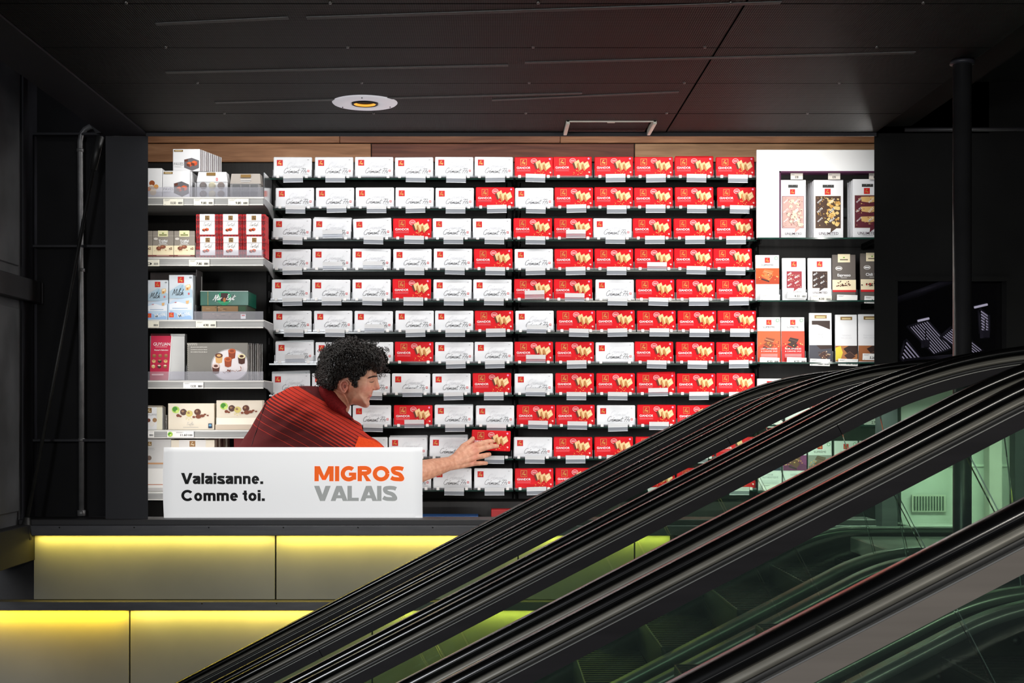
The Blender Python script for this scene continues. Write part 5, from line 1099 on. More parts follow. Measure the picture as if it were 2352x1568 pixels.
def sub_path(p, s0, s1):
    s = arc_len(p)
    def at(q):
        for i in range(len(s)-1):
            if s[i] <= q <= s[i+1]:
                t = (q-s[i])/(s[i+1]-s[i]); return (p[i][0]+(p[i+1][0]-p[i][0])*t, p[i][1]+(p[i+1][1]-p[i][1])*t)
        return p[-1]
    return [at(s0)]+[q for q, c in zip(p, s) if s0+.01 < c < s1-.01]+[at(s1)]
def sweep(mb, path, prof, mat, y0, smooth=True, caps=True, capmat=None):
    pn = with_normals(path); n = len(prof); V = []
    for (x, z), (nx, nz) in pn:
        for y, h in prof: V.append((x+nx*h, y0+y, CZ+z+nz*h))
    f = [[i*n+j, i*n+(j+1) % n, (i+1)*n+(j+1) % n, (i+1)*n+j] for i in range(len(pn)-1) for j in range(n)]
    mb.add(V, f, mat, smooth)
    if caps: mb.add(V[:n], [list(range(n))], capmat or mat); mb.add(V[-n:], [list(range(n))[::-1]], capmat or mat)
    return mb
RP = rail_path(); RLEN = arc_len(RP)[-1]
def arcprof(hw, top, bot, k=6):
    """rounded handrail section, half width hw"""
    r = (top-bot)/2; c = (top+bot)/2; o = []
    for i in range(k+1): a = math.pi/2-math.pi*i/k; o.append((hw-r+r*math.cos(a), c+r*math.sin(a)))
    for i in range(k+1): a = -math.pi/2-math.pi*i/k; o.append((-hw+r+r*math.cos(a), c+r*math.sin(a)))
    return o
HAND = arcprof(.020, 0.0, -.0225, 7)
GUIDE = [(-.010, -.019), (.010, -.019), (.0135, -.0225), (.0158, -.0265), (.0166, -.0312), (.010, -.0324), (-.010, -.0324), (-.0166, -.0312), (-.0158, -.0265), (-.0135, -.0225)]
GROOVE = [(-.009, -.032), (.009, -.032), (.009, -.0405), (-.009, -.0405)]
LOWER = [(-.0155, -.0405), (.0155, -.0405), (.0172, -.0422), (.0172, -.066), (-.0172, -.066), (-.0172, -.0422)]
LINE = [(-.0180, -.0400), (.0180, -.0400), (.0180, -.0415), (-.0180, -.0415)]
PANE = [(-.004, -.066), (.004, -.066), (.004, -.575), (-.004, -.575)]
DECK = [(-.030, -.575), (.030, -.575), (.034, -.584), (.034, -.598), (-.034, -.598), (-.034, -.584)]
ESC = [(5.07, 4.303, 'escalator closest to the lit display wall'), (4.087, 3.329, 'escalator between the slim column and the next flight'), (3.148, 2.418, 'escalator second in line from the hall side'), (2.204, 1.473, 'escalator on the hall side, farthest from the display')]
BASE_Z = -CZ
for e, (da, db, lab) in enumerate(ESC):
    root = thing('escalator', lab, 'escalator', (0, (da+db)/2, 0), 'parallel escalators'); yc = (da+db)/2
    for side, dd in ((1, da), (-1, db)):
        y = dd-yc
        hd = sweep(MB(), RP, HAND, M_RUBBER, y).build('handrail', root)
        seam = MB(); sweep(seam, RP, [(-.0203, -.0105), (.0203, -.0105), (.0203, -.0113), (-.0203, -.0113)], ink(38, 38, 38, .4), y); seam.build('handrail_seam', hd)
        gd = sweep(MB(), RP, GUIDE, M_ALU, y).build('guide_rail', root)
        sweep(MB(), RP, GROOVE, M_GROOVE, y).build('groove', gd)
        s0 = .15+.1*e
        while s0 < RLEN:                                   # lower profile comes in lengths with visible butt joints
            s1 = min(s0+1.35, RLEN)
            g = MB(); sweep(g, sub_path(RP, s0+.0008, s1-.0008), LOWER, M_ALU_LIT if (e == 3 and side < 0) else M_ALUD, y, False); sweep(g, sub_path(RP, s0+.0008, s1-.0008), LINE, M_EDGE, y, False); g.build('lower_profile', root); s0 = s1
        s0 = .05+.17*e+(.09 if side < 0 else 0)
        while s0 < RLEN-.05:
            s1 = min(s0+.76, RLEN); g = MB(); sweep(g, sub_path(RP, s0+.003, s1-.003), PANE, M_GLASS, y, False, True, M_GLASSEDGE); g.build('glass_panel', root); s0 = s1
        sweep(MB(), RP, DECK, M_DECK, y).build('deck_strip', root)
        inner = -side
        sk = [(inner*.034, -.598), (inner*.040, -.598), (inner*.040, -.70), (inner*.034, -.70)]
        skp = sweep(MB(), RP, sk, M_SKIRT, y, False).build('skirt_panel', root)
        out = [(-.034, -.598), (.034, -.598), (.034, -.80), (-.034, -.80)]
        sweep(MB(), RP, out, M_SKIRT, y, False).build('outer_cladding', root)
        for q in np.arange(.5, RLEN-.4, .32):                # dark round caps along the skirt
            (x, z), (nx, nz) = with_normals(sub_path(RP, q, q+.05))[0]
            for s_ in (-1,):
                MB().tube([(x-nx*.645, y+s_*.0405-.001, CZ+z-nz*.645), (x-nx*.645, y+s_*.0405+.004, CZ+z-nz*.645)], .010, I_BLACK, 12).build('cap', skp)
    # steps and the truss underside
    stp = None; wd = (da-db)/2-.045
    zoff = -.685
    x = -2.55
    pth = RP
    def zat(xx):
        for a, b in zip(pth[:-1], pth[1:]):
            if a[0] <= xx <= b[0]: return a[1]+(b[1]-a[1])*(xx-a[0])/(b[0]-a[0])
        return pth[-1][1]
    while x < 1.75:
        st_ = MB()
        if stp is None:
            st_.box(0, .235, -wd, wd, -.012, 0, M_STEP, .001); st_.box(0, .012, -wd, wd, -.12, -.012, M_STEP)
            for j in range(18): yy = -wd+(j+.5)*2*wd/18; st_.box(.004, .232, yy-.004, yy+.004, 0, .004, M_STEP)
            o = st_.build('step', root); stp = o.data
        else: o = link('step', stp, root)
        o.location = (x, 0, CZ+zat(x+.12)+zoff); x += .237
    sweep(MB(), RP, [(-(da-db)/2+.04, -.80), ((da-db)/2-.04, -.80), ((da-db)/2-.04, -.84), (-(da-db)/2+.04, -.84)], M_BLACK, 0, False).build('truss_cover', root)
    MB().box(1.75, 2.7, -wd, wd, CZ+ZT-.69, CZ+ZT-.668, M_DECK, .002).build('comb_plate', root)
    MB().box(1.95, 2.05, -wd-.06, wd+.06, CZ-.90, CZ-.68, M_BLACK).box(-2.9, -2.75, -wd-.06, wd+.06, 0.0, .02, M_BLACK).build('support', root)

# ================================================================ THE PERSON
DP = 5.56
def PX(px, py, d=DP): return Vector(W(px, py, d))
def closed_smooth(poly, step=2.0):
    n = len(poly); o = []
    for i in range(n):
        p0, p1, p2, p3 = poly[i-1], poly[i], poly[(i+1) % n], poly[(i+2) % n]; k = max(2, int(math.hypot(p2[0]-p1[0], p2[1]-p1[1])/step))
        for j in range(k):
            t = j/k; o.append(tuple(0.5*((2*p1[a])+(-p0[a]+p2[a])*t+(2*p0[a]-5*p1[a]+4*p2[a]-p3[a])*t*t+(-p0[a]+3*p1[a]-3*p2[a]+p3[a])*t**3) for a in range(2)))
    return o
def dist_poly(P, poly):
    A = np.array(poly); B = np.roll(A, -1, 0); P = np.array(P); best = np.full(len(P), 1e9); inside = np.zeros(len(P), bool)
    for a, b in zip(A, B):
        ab = b-a; t = np.clip(((P-a)@ab)/max(ab@ab, 1e-9), 0, 1); q = a+t[:, None]*ab; best = np.minimum(best, np.hypot(*(P-q).T))
        cond = ((a[1] > P[:, 1]) != (b[1] > P[:, 1])); xx = (b[0]-a[0])*(P[:, 1]-a[1])/((b[1]-a[1]) if abs(b[1]-a[1]) > 1e-9 else 1e-9)+a[0]; inside ^= cond & (P[:, 0] < xx)
    return best, inside
def inflate(poly, Wd, R, d, step=2.5, edit=None, raw=False, sm=2.0, dfun=None):
    """closed pillow over an outline drawn in pixels: half thickness Wd (m) reached R pixels in from the edge"""
    pl = poly if raw else closed_smooth(poly, sm); A = np.array(pl)
    gx, gy = np.meshgrid(np.arange(A[:, 0].min(), A[:, 0].max(), step), np.arange(A[:, 1].min(), A[:, 1].max(), step))
    G = np.stack([gx.ravel(), gy.ravel()], 1); dd, ins = dist_poly(G, pl); G = G[ins & (dd > step*.6)]
    nb = len(pl); pts = [Vector(p) for p in pl]+[Vector(p) for p in G]
    vo, eo, fo, ov, _, _ = delaunay_2d_cdt(pts, [(i, (i+1) % nb) for i in range(nb)], [], 1, 1e-6)
    vo = np.array([(v.x, v.y) for v in vo]); dd, ins = dist_poly(vo, pl); edge = dd < 1e-3
    t = Wd*np.sqrt(np.clip(1-(1-np.clip(dd/R, 0, 1))**2, 0, 1)); tf = t.copy()
    if edit is not None: tf = np.where(edge, 0, np.maximum(edit(vo[:, 0], vo[:, 1], t.copy()), .001))
    V = []; back = {}
    dl = (lambda x, y: d) if dfun is None else dfun
    for (x, y), a in zip(vo, tf): V.append(W(x, y, dl(x, y)-a))
    for i, ((x, y), a) in enumerate(zip(vo, t)):
        if edge[i]: back[i] = i
        else: back[i] = len(V); V.append(W(x, y, dl(x, y)+a))
    Fc = []
    for f in fo:
        f = list(f); a, b, c = [vo[i] for i in f[:3]]; cr = (b[0]-a[0])*(c[1]-a[1])-(b[1]-a[1])*(c[0]-a[0])
        if cr > 0: f = f[::-1]
        Fc.append(f); Fc.append([back[i] for i in f[::-1]])
    return V, Fc
def gauss(x, y, cx, cy, s, s2=None): return np.exp(-(((x-cx)/s)**2+((y-cy)/(s2 or s))**2)/2)
person = thing('person', 'person in a red striped top leaning over to lift a red pack from the shelf', 'person', (W(700, 0, DP)[0], DP, CZ-1.60))
SKIN = MB(); S0 = ink(200, 140, 110)
# head outline without the nose
head = [(867, 866), (866, 858), (864, 845), (858, 825), (845, 807), (822, 794), (795, 790), (768, 798), (750, 815), (742, 842), (746, 872), (757, 893), (775, 900), (790, 906), (797, 918), (803, 930), (812, 929), (824, 931.5), (838, 936.5), (845.5, 934.5), (849.5, 928), (848, 921), (850.5, 916.5), (849.2, 913.2), (853.5, 910.5), (854.5, 905.5), (856.5, 899), (858, 890), (861, 880), (864.5, 872)]
def face_edit(x, y, t):
    t -= .016*gauss(x, y, 856, 876, 6, 5)+.004*gauss(x, y, 846, 913, 4, 3)+.010*gauss(x, y, 826, 912, 12, 10)
    t += .006*gauss(x, y, 838, 890, 11, 8)+.010*gauss(x, y, 853, 876, 4.5, 3.2)+.006*gauss(x, y, 860, 864, 6, 3)+.005*gauss(x, y, 850, 909, 4, 2)+.004*gauss(x, y, 848, 917, 3, 2)+.010*gauss(x, y, 812, 915, 14, 7)
    return t
SKIN.add(*inflate(head, .098, 42, DP, 2.0, face_edit, sm=1.5), S0)
nose = [(861, 866), (867, 867.5), (868.8, 876), (872.6, 889), (871.2, 893.5), (866, 895.8), (858, 896), (853, 893), (853, 884), (857, 874)]
SKIN.add(*inflate(nose, .023, 8, DP, 1.5, sm=1.2), S0)
for s_ in (-1, 1): SKIN.ellipsoid(PX(858.5, 892, DP+s_*.016), (.0085, .009, .007), S0)
# neck, trunk and arms as tapering chains
def chain(pts, rad, n=16):
    P = []; R = []
    for i in range(len(pts)-1):
        for k in range(6): t = k/6; P.append(Vector(pts[i]).lerp(Vector(pts[i+1]), t)); R.append(rad[i]+(rad[i+1]-rad[i])*t)
    P.append(Vector(pts[-1])); R.append(rad[-1]); SKIN.tube(P, R, S0, n)
    for p, r in ((pts[0], rad[0]), (pts[-1], rad[-1])): SKIN.ellipsoid(p, (r*.98,)*3, S0, 14, 9)
neck = [(757, 885), (790, 900), (803, 928), (800, 945), (780, 975), (735, 965), (722, 915)]
SKIN.add(*inflate(neck, .062, 26, DP+.005, 3, sm=3), S0)
chain([PX(765, 930), PX(730, 985, DP+.02), PX(690, 1080, DP+.04), PX(660, 1200, DP+.05)], [.05, .085, .10, .10])
SH_R, EL_R, WR_R = PX(822, 1022, DP+.0), PX(880, 1098, 5.55), PX(1036, 1063.5, 5.835)
chain([SH_R, EL_R], [.040, .042]); chain([EL_R, PX(965, 1082, 5.70), WR_R], [.046, .0465, .0285])
SH_L, EL_L, WR_L = PX(628, 985, DP+.03), PX(578, 1046, DP+.03), PX(640, 1150, 5.60)
chain([SH_L, EL_L, WR_L], [.030, .036, .030])
# hand: palm wedge between wrist and knuckles, four fingers, thumb from the upper edge
kn = [PX(1089, 1022.5, 5.897), PX(1094, 1035, 5.888), PX(1091.5, 1050, 5.885), PX(1086, 1064.5, 5.89)]
for k, (q, r0, r1) in enumerate(zip(kn, (.020, .021, .020, .018), (.0135, .0140, .0130, .0118))):
    base_ = WR_R+Vector((0, 0, (1.5-k)*.006)); chain([base_, base_.lerp(q, .55), q], [.022, r0*.92, r1], 12)
chain([WR_R, PX(1060, 1050, 5.865), PX(1075, 1042, 5.882)], [.026, .026, .022], 12)
tips = [[(1110, 1016.5, 5.905), (1122, 1013.5, 5.918), (1131.5, 1013, 5.932)], [(1117, 1027.5, 5.898), (1131, 1024.5, 5.915), (1142, 1024, 5.934)], [(1109, 1047, 5.885), (1118, 1044.5, 5.902), (1124, 1043, 5.925)], [(1101, 1063.5, 5.888), (1110, 1063, 5.90), (1117, 1063.5, 5.918)]]
for k, tp in enumerate(tips):
    r = (.0105, .0108, .0108, .0095)[k]; chain([kn[k]]+[PX(*q) for q in tp], [r*1.18, r*1.08, r, r*.86], 12)
    SKIN.ellipsoid(PX(*tp[0]), (r*1.14,)*3, S0, 12, 8)
chain([PX(1052, 1045, 5.855), PX(1066, 1026, 5.895), PX(1077, 1017, 5.92), PX(1086, 1007, 5.938)], [.020, .0165, .0125, .0102], 12)
# ear on the near side (and its twin)
EYP = {}
for s_ in (-1, 1):
    d_ = DP+s_*.094
    ear_o = [(783, 874), (791, 871), (798, 873.5), (801, 880), (800, 889), (797, 897), (792, 903), (786, 901), (781, 893), (779, 883)]
    SKIN.add(*inflate(ear_o, .010, 9, d_, 1.5, sm=1.5), S0)
    SKIN.tube([PX(797, 886, d_+s_*.009), PX(799, 879, d_+s_*.013), PX(794, 874, d_+s_*.015), PX(787, 874.5, d_+s_*.016), PX(782, 881, d_+s_*.016), PX(782.5, 890, d_+s_*.014), PX(787, 898, d_+s_*.012), PX(792, 900.5, d_+s_*.011)], .0050, S0, 8)
    SKIN.tube([PX(790, 879, d_+s_*.010), PX(787, 886, d_+s_*.012), PX(789, 893, d_+s_*.010)], .0032, S0, 8)
body = SKIN.build('body', person)
bm_ = body.modifiers.new('r', 'REMESH'); bm_.mode = 'VOXEL'; bm_.voxel_size = .0022; bm_.use_smooth_shade = True
sm_ = body.modifiers.new('s', 'SMOOTH'); sm_.factor = .5; sm_.iterations = 3
bpy.context.view_layer.update()
me = bpy.data.meshes.new_from_object(body.evaluated_get(bpy.context.evaluated_depsgraph_get()))
old = body.data; body.modifiers.clear(); body.data = me; bpy.data.meshes.remove(old)
body.location = -person.location
# skin with its own tone: redder ears, nose, lips and knuckles
n = len(me.vertices); co = np.empty(n*3); me.vertices.foreach_get('co', co); co = co.reshape(-1, 3)
upx = VX+co[:, 0]*F/co[:, 1]; upy = VY-(co[:, 2]-CZ)*F/co[:, 1]
red = .75*gauss(upx, upy, 790, 887, 9, 12)*(upx < 803)+.55*gauss(upx, upy, 869, 891, 5, 4)+.4*gauss(upx, upy, 842, 893, 12, 7)+1.3*gauss(upx, upy, 852, 911.5, 4, 3.6)
for q in kn: red += .35*gauss(upx, upy, VX+q.x*F/q.y, VY-(q.z-CZ)*F/q.y, 5)
stub = .8*gauss(upx, upy, 830, 925, 20, 9)+.5*gauss(upx, upy, 852, 903, 6, 3)
at = me.color_attributes.new('tone', 'FLOAT_COLOR', 'POINT'); arr = np.zeros((n, 4)); arr[:, 0] = np.clip(red, 0, 1.3); arr[:, 1] = np.clip(stub, 0, 1); arr[:, 3] = 1
at.data.foreach_set('color', arr.ravel())
msk, nt, b = new_mat('skin'); N, L = nt.nodes, nt.links
ca = N.new('ShaderNodeVertexColor'); ca.layer_name = 'tone'; sp = N.new('ShaderNodeSeparateColor'); L.new(ca.outputs[0], sp.inputs[0])
nz = N.new('ShaderNodeTexNoise'); nz.inputs['Scale'].default_value = 55; nz.inputs['Detail'].default_value = 6; tc = N.new('ShaderNodeTexCoord'); L.new(tc.outputs['Object'], nz.inputs['Vector'])
cr = N.new('ShaderNodeValToRGB'); cr.color_ramp.elements[0].position = .3; cr.color_ramp.elements[1].position = .7; cr.color_ramp.elements[0].color = (*lin((196, 134, 106)), 1); cr.color_ramp.elements[1].color = (*lin((222, 166, 138)), 1); L.new(nz.outputs[0], cr.inputs[0])
m1 = N.new('ShaderNodeMix'); m1.data_type = 'RGBA'; m1.inputs[7].default_value = (*lin((204, 104, 92)), 1); L.new(sp.outputs[0], m1.inputs[0]); L.new(cr.outputs[0], m1.inputs[6])
m2 = N.new('ShaderNodeMix'); m2.data_type = 'RGBA'; m2.inputs[7].default_value = (*lin((168, 120, 98)), 1); L.new(sp.outputs[1], m2.inputs[0]); L.new(m1.outputs[2], m2.inputs[6])
L.new(m2.outputs[2], b.inputs['Base Color']); b.inputs['Roughness'].default_value = .5; b.inputs['Subsurface Weight'].default_value = .08; b.inputs['Subsurface Radius'].default_value = (.012, .004, .002)
bp = N.new('ShaderNodeBump'); bp.inputs['Strength'].default_value = .12; bp.inputs['Distance'].default_value = .002; L.new(nz.outputs[0], bp.inputs['Height']); L.new(bp.outputs[0], b.inputs['Normal'])
me.materials.clear(); me.materials.append(msk)
me.polygons.foreach_set('use_smooth', [True]*len(me.polygons)); me.polygons.foreach_set('material_index', [0]*len(me.polygons)); me.update()
def pchild(mb, name, par=None):
    o = mb.build(name, par or person)
    if par is None: o.location = -person.location      # children of a part already share its shifted frame
    return o
# surface depth of the near side, for placing small features on it
near = co[co[:, 1] < DP]; nux = VX+near[:, 0]*F/near[:, 1]; nuy = VY-(near[:, 2]-CZ)*F/near[:, 1]
def skin_at(px, py, lift=.0008):
    q = (nux-px)**2+(nuy-py)**2; i = np.argsort(q)[:6]; return Vector(W(px, py, near[i, 1].min()-lift))
M_LASH = ink(34, 22, 18); M_BROW = ink(40, 26, 20)
lash = MB().tube([skin_at(x, y) for x, y in ((848, 876.2), (851, 877.4), (854, 877.6), (857, 876.6), (859.5, 875))], [.0006, .0013, .0016, .0013, .0006], M_LASH, 6)
lash.tube([skin_at(x, y) for x, y in ((849, 873), (852, 872.2), (856, 872), (859, 873))], .0005, ink(150, 92, 74), 5); pchild(lash, 'eyelid_lashes', body)
br = MB(); rg = random.Random(3)
for k in range(60):
    t = k/59; x, y = 845+20*t+rg.uniform(-1, 1), 868.5-3.2*math.sin(t*2.4)-t*1.5+rg.uniform(-1.5, 1.5)
    br.tube([skin_at(x, y, .0012), skin_at(x+3.0, y-.8, .0016)], [.0008, .0004], M_BROW, 4)
pchild(br, 'eyebrow', body)
hol = MB().ellipsoid(skin_at(791.5, 887.5, .0002), (.0062, .0022, .0080), ink(142, 74, 60), 12, 8).tube([skin_at(x, y, .0003) for x, y in ((795, 877.5), (789, 877.5), (785.5, 883), (786, 890), (789, 896))], .0013, ink(158, 88, 72), 6); pchild(hol, 'ear_hollow', body)
pchild(MB().tube([skin_at(x, y, .0002) for x, y in ((843.5, 914.2), (846, 913.4), (848.6, 913.2))], [.0005, .0009, .0007], ink(120, 58, 52), 6), 'lip_line', body)
pchild(MB().ellipsoid(skin_at(857.5, 894.2, -.0004), (.0022, .0016, .0012), ink(90, 44, 36), 8, 6), 'nostril', body)
nl = MB()
for (x, y), s_ in zip(((1131, 1011.8), (1142, 1022.8)), (1, 1)):
    p = skin_at(x-1.5, y, .0004) if False else None
for tp, r in zip(tips[:3], (.0105, .0108, .0108)):
    a, b_ = PX(*tp[1]), PX(*tp[2]); dr = (b_-a).normalized(); c = b_+dr*r*.15+Vector((0, -r*.80, r*.10))
    nl.ellipsoid(c, (.0056, .0018, .0042), ink(226, 178, 158, .3), 12, 8)
pchild(nl, 'fingernails', body)
# shirt: one closed pillow over the leaning back, sleeves left and right
shirt_o = [(735, 889), (720, 886.5), (705, 886), (685, 886.5), (667, 888.5), (648, 898), (628, 908), (611, 922), (601, 940), (588, 960), (574, 985), (561, 1004), (551, 1021), (548, 1040), (570, 1052), (578, 1120), (590, 1230), (660, 1262), (740, 1262), (800, 1200), (830, 1110), (850, 1080), (884, 1082), (904, 1060), (896, 1040), (882, 1025.5), (868, 1012.5), (849, 1001), (834, 988), (829, 973), (811, 962), (795, 949), (770, 930), (752, 905)]
def shirt_edit(x, y, t):
    s = (x-640)*.45-(y-930)*.9
    t += .0028*np.sin((x*.09+y*.14))*np.clip(t/.05, 0, 1)+.0022*np.sin(x*.05-y*.21+1)*np.clip(t/.05, 0, 1)
    t += .012*gauss(x, y, 845, 1015, 26, 18)-.010*np.exp(-(((x-(608-(y-930)*.37))/5.0)**2)/2)*(y > 915)
    return t
SV, SF = inflate(shirt_o, .150, 74, DP+.012, 4, shirt_edit, sm=3)
m, nt, b = new_mat('striped_knit'); N, L = nt.nodes, nt.links
tc = N.new('ShaderNodeTexCoord'); spx = N.new('ShaderNodeSeparateXYZ'); L.new(tc.outputs['Object'], spx.inputs[0])
def mt(op, a, bb=None, c=None):
    q = N.new('ShaderNodeMath'); q.operation = op
    for i, v in enumerate((a, bb, c)):
        if v is None: continue
        if isinstance(v, (int, float)): q.inputs[i].default_value = v
        else: L.new(v, q.inputs[i])
    return q.outputs[0]
# object coordinates are metres in the world frame: turn them into pixels of the shirt plane
k_ = F/DP
X = mt('ADD', mt('MULTIPLY', spx.outputs[0], k_), VX); Y = mt('SUBTRACT', VY+CZ*k_, mt('MULTIPLY', spx.outputs[2], k_))
# stripe coordinate: distance below the yoke line, fanning out a little and sagging in the middle
fan = mt('ADD', .47, mt('MULTIPLY', mt('SUBTRACT', X, 600), .00035))
lineY = mt('ADD', 872, mt('MULTIPLY', mt('SUBTRACT', X, 655), .56))
sag = mt('MULTIPLY', mt('SINE', mt('MULTIPLY', mt('SUBTRACT', X, 590), .0105)), -7.0)
S = mt('SUBTRACT', mt('SUBTRACT', mt('MULTIPLY', mt('SUBTRACT', Y, lineY), .87), sag), 4)
per = 7.4
fr_ = mt('FRACT', mt('DIVIDE', mt('ADD', S, 740), per))
duty = mt('SUBTRACT', .84, mt('MULTIPLY', mt('MAXIMUM', mt('SUBTRACT', S, 18), 0), .0105)); duty = mt('MAXIMUM', duty, .13)
stripe = mt('LESS_THAN', fr_, duty)
far_ = mt('LESS_THAN', mt('FRACT', mt('DIVIDE', mt('ADD', S, 740), per*2)), .5)       # every second line drops out further down
stripe = mt('MULTIPLY', stripe, mt('MAXIMUM', far_, mt('LESS_THAN', S, 78)))
stripe = mt('MULTIPLY', stripe, mt('GREATER_THAN', S, 0)); stripe = mt('MULTIPLY', stripe, mt('LESS_THAN', S, 128))
nz = N.new('ShaderNodeTexNoise'); nz.inputs['Scale'].default_value = 220; nz.inputs['Detail'].default_value = 3; L.new(tc.outputs['Object'], nz.inputs['Vector'])
grad = mt('MULTIPLY', mt('GREATER_THAN', S, 0), 1.0)
mx = N.new('ShaderNodeMix'); mx.data_type = 'RGBA'; mx.inputs[6].default_value = (*lin((94, 15, 17)), 1); mx.inputs[7].default_value = (*lin((206, 50, 27)), 1); L.new(stripe, mx.inputs[0])
mz = N.new('ShaderNodeMix'); mz.data_type = 'RGBA'; mz.blend_type = 'MULTIPLY'; mz.inputs[0].default_value = .3; L.new(mx.outputs[2], mz.inputs[6]); L.new(nz.outputs[0], mz.inputs[7])
hs = N.new('ShaderNodeBrightContrast'); hs.inputs[1].default_value = .02; L.new(mz.outputs[2], hs.inputs[0]); L.new(hs.outputs[0], b.inputs['Base Color'])
b.inputs['Roughness'].default_value = .9; b.inputs['Specular IOR Level'].default_value = .03
M_KNIT = m
sh = MB().add(SV, SF, M_KNIT, True); shirt = pchild(sh, 'striped_top'); shirt['label'] = 'dark red top with fine orange red stripes'
M_COLLAR = noisy('collar_knit', lin((98, 18, 20)), lin((132, 28, 30)), 160, .85, spec=.15)
collar_o = [(729, 893), (745, 884), (768, 896), (783, 913), (797, 930), (799, 935), (797, 944), (812, 962), (806, 964), (782, 957), (752, 944), (732, 920)]
CV, CF = inflate(collar_o, .086, 22, DP-.006, 3, None, sm=2.5); pchild(MB().add(CV, CF, M_COLLAR, True), 'collar', shirt)
# sleeve patch and shoulder seam follow the shirt surface
snp = np.array(SV); snr = snp[snp[:, 1] < DP+.012]; sux = VX+snr[:, 0]*F/snr[:, 1]; suy = VY-(snr[:, 2]-CZ)*F/snr[:, 1]
def shirt_at(px, py, lift=.0015):
    q = (sux-px)**2+(suy-py)**2; i = np.argsort(q)[:4]; w_ = 1/(q[i]+1); return Vector(W(px, py, float((snr[i, 1]*w_).sum()/w_.sum())-lift))
pt = MB(); NU, NV = 10, 8; g = []
ca_, cb_, cc_, cd_ = (824, 1002), (866, 1012.5), (888, 1036), (815, 1026)
for i in range(NU+1):
    for j in range(NV+1):
        u, v = i/NU, j/NV; g.append(shirt_at((ca_[0]*(1-u)+cb_[0]*u)*(1-v)+(cd_[0]*(1-u)+cc_[0]*u)*v, (ca_[1]*(1-u)+cb_[1]*u)*(1-v)+(cd_[1]*(1-u)+cc_[1]*u)*v, .004))
pt.add(g, [[i*(NV+1)+j, i*(NV+1)+j+1, (i+1)*(NV+1)+j+1, (i+1)*(NV+1)+j] for i in range(NU) for j in range(NV)], noisy('orange_patch', lin((222, 66, 24)), lin((236, 84, 34)), 120, .8, spec=.15), True)
pchild(pt, 'sleeve_patch', shirt)
pchild(MB().tube([shirt_at(x, y, .0006) for x, y in ((613, 922), (606, 936), (600, 955), (594, 975), (585, 1000), (578, 1024))], .0016, ink(40, 8, 10), 6), 'sleeve_seam', shirt)
pchild(MB().tube([shirt_at(x, y, .0006) for x, y in ((697, 888), (715, 900), (740, 918), (770, 940), (800, 960), (824, 975))], .0012, ink(56, 8, 10), 6), 'yoke_seam', shirt)
# trousers and shoes, standing behind the sill
tr = MB(); M_TR = noisy('dark_trousers', (.015, .016, .02), (.024, .025, .03), 40, .8)
hip = PX(690, 1230, DP+.06); zf = CZ-1.60
for s_ in (-1, 1):
    hx = hip+Vector((s_*.02, s_*.07, 0)); kn_ = Vector((hip.x-.08+s_*.07, DP+.06+s_*.10, zf+.58)); an = Vector((hip.x-.12+s_*.10, DP+.05+s_*.11, zf+.09))
    tr.tube([hx+Vector((0, 0, .08)), hx, hx.lerp(kn_, .5), kn_, kn_.lerp(an, .5), an], [.10, .115, .10, .075, .072, .058], M_TR, 16)
    sh_ = MB().ellipsoid((an.x+.06, an.y, zf+.042), (.15, .052, .042), ink(30, 28, 28), 16, 10); pchild(sh_, 'shoe')
tr.ellipsoid(hip, (.13, .15, .12), M_TR); pchild(tr, 'trousers')
# hair: a dark cap under many small curls
hair_o = [(866, 856), (878, 853), (887, 844), (890, 830), (885, 812), (876, 799), (862, 791), (848, 785), (826, 781), (805, 777), (786, 779), (764, 788), (748, 797), (738, 810), (732, 826), (729, 845), (727, 866), (730, 881), (740, 894), (754, 901), (766, 899), (776, 892), (779, 880), (784, 872), (793, 869), (801, 871), (806, 879), (812, 889), (817, 892), (822, 886), (823, 876), (831, 869), (841, 860), (848, 851), (857, 852)]
cap_o = [(VXc+(x-VXc)*.955, VYc+(y-VYc)*.955) for VXc, VYc in [(800, 840)] for x, y in hair_o]
M_HAIR = noisy('dark_hair', (.006, .0045, .004), (.016, .011, .008), 90, .38, spec=.5)
headpl = closed_smooth(head, 2)
def hair_edit(x, y, t):
    dh, ih = dist_poly(np.stack([x, y], 1), headpl); th = .098*np.sqrt(np.clip(1-(1-np.clip(dh/42, 0, 1))**2, 0, 1))
    return np.maximum(t, np.where(ih, th+.006, 0))
HV, HF = inflate(cap_o, .116, 30, DP, 2.5, hair_edit, sm=2)
hr = MB().add(HV, HF, M_HAIR, True)
hp = closed_smooth(hair_o, 3); rg = random.Random(21); hv = np.array(HV); hu = VX+hv[:, 0]*F/hv[:, 1]; hy_ = VY-(hv[:, 2]-CZ)*F/hv[:, 1]; hn = hv[:, 1] <= DP
hnp, hun, hyn = hv[hn], hu[hn], hy_[hn]
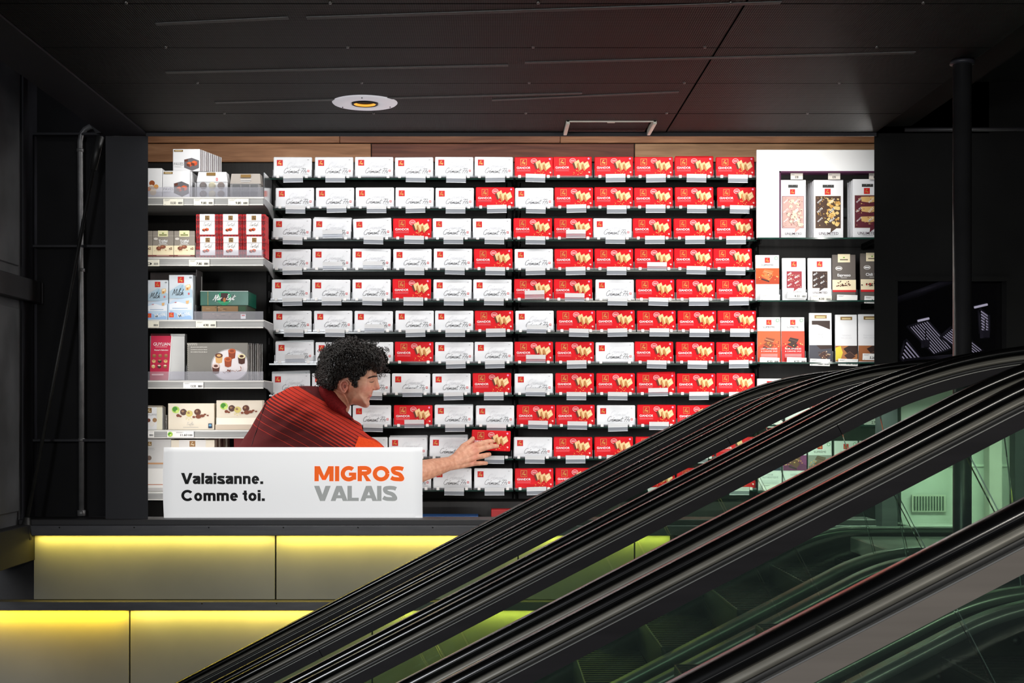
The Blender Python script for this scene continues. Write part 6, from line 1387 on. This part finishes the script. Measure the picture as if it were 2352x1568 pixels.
cnt = 0
cand = [(rg.uniform(724, 893), rg.uniform(773, 904)) for _ in range(5200)]
dd, ins = dist_poly(cand, hp)
kpx = DP/F
for (x, y), di, i_ in zip(cand, dd, ins):
    if not i_ or cnt > 1500: continue
    j = int(np.argmin((hun-x)**2+(hyn-y)**2)); far = rg.random() < .12
    dpt = hnp[j, 1]-.004 if not far else 2*DP-hnp[j, 1]+.004
    r0 = rg.uniform(1.6, 4.6)*kpx; turns = rg.uniform(.7, 1.7); a0 = rg.uniform(0, 6.28); dirn = rg.choice([-1, 1])
    # hair flows back and down from the brow, forward over the forehead
    fx = .5 if x > 845 else -.25; dv = Vector((fx+rg.uniform(-.6, .6), rg.uniform(-.25, .1), -1+rg.uniform(-.5, .7))).normalized(); ln = rg.uniform(3, 9)*kpx
    c = Vector(W(x, y, dpt)); e1 = Vector((1, 0, 0)); e2 = Vector((0, 0, 1)); pts = []
    for q in range(9):
        t = q/8; a = a0+dirn*turns*2*math.pi*t; rr = r0*(1-.35*t)
        pts.append(c+dv*ln*(t-.5)+e1*rr*math.cos(a)+e2*rr*math.sin(a)+Vector((0, -(.004+.004*math.sin(a+1)), 0)))
    hr.tube(pts, [(.0008+.0010*math.sin(math.pi*(.15+.8*q/8))) for q in range(9)], M_HAIR, 4); cnt += 1
for x, y, r_ in ((893, 806, 4), (886, 800, 5), (868, 785, 5), (891, 850, 4), (880, 858, 5), (872, 866, 4), (728, 890, 4), (724, 862, 3), (733, 805, 4), (750, 790, 4), (800, 774, 4), (816, 776, 4), (870, 860, 5), (862, 862, 4)):
    for k in range(4):
        c = Vector(W(x+rg.uniform(-5, 3), y+rg.uniform(-3, 4), DP+rg.uniform(-.05, .04))); a0 = rg.uniform(0, 6.28)
        hr.tube([c+Vector(((r_*(1-.05*q))*kpx*math.cos(a0+q*.55), .002*q, (r_*(1-.05*q))*kpx*math.sin(a0+q*.55)+q*.0006)) for q in range(11)], .0008, M_HAIR, 4)
pchild(hr, 'curly_hair')
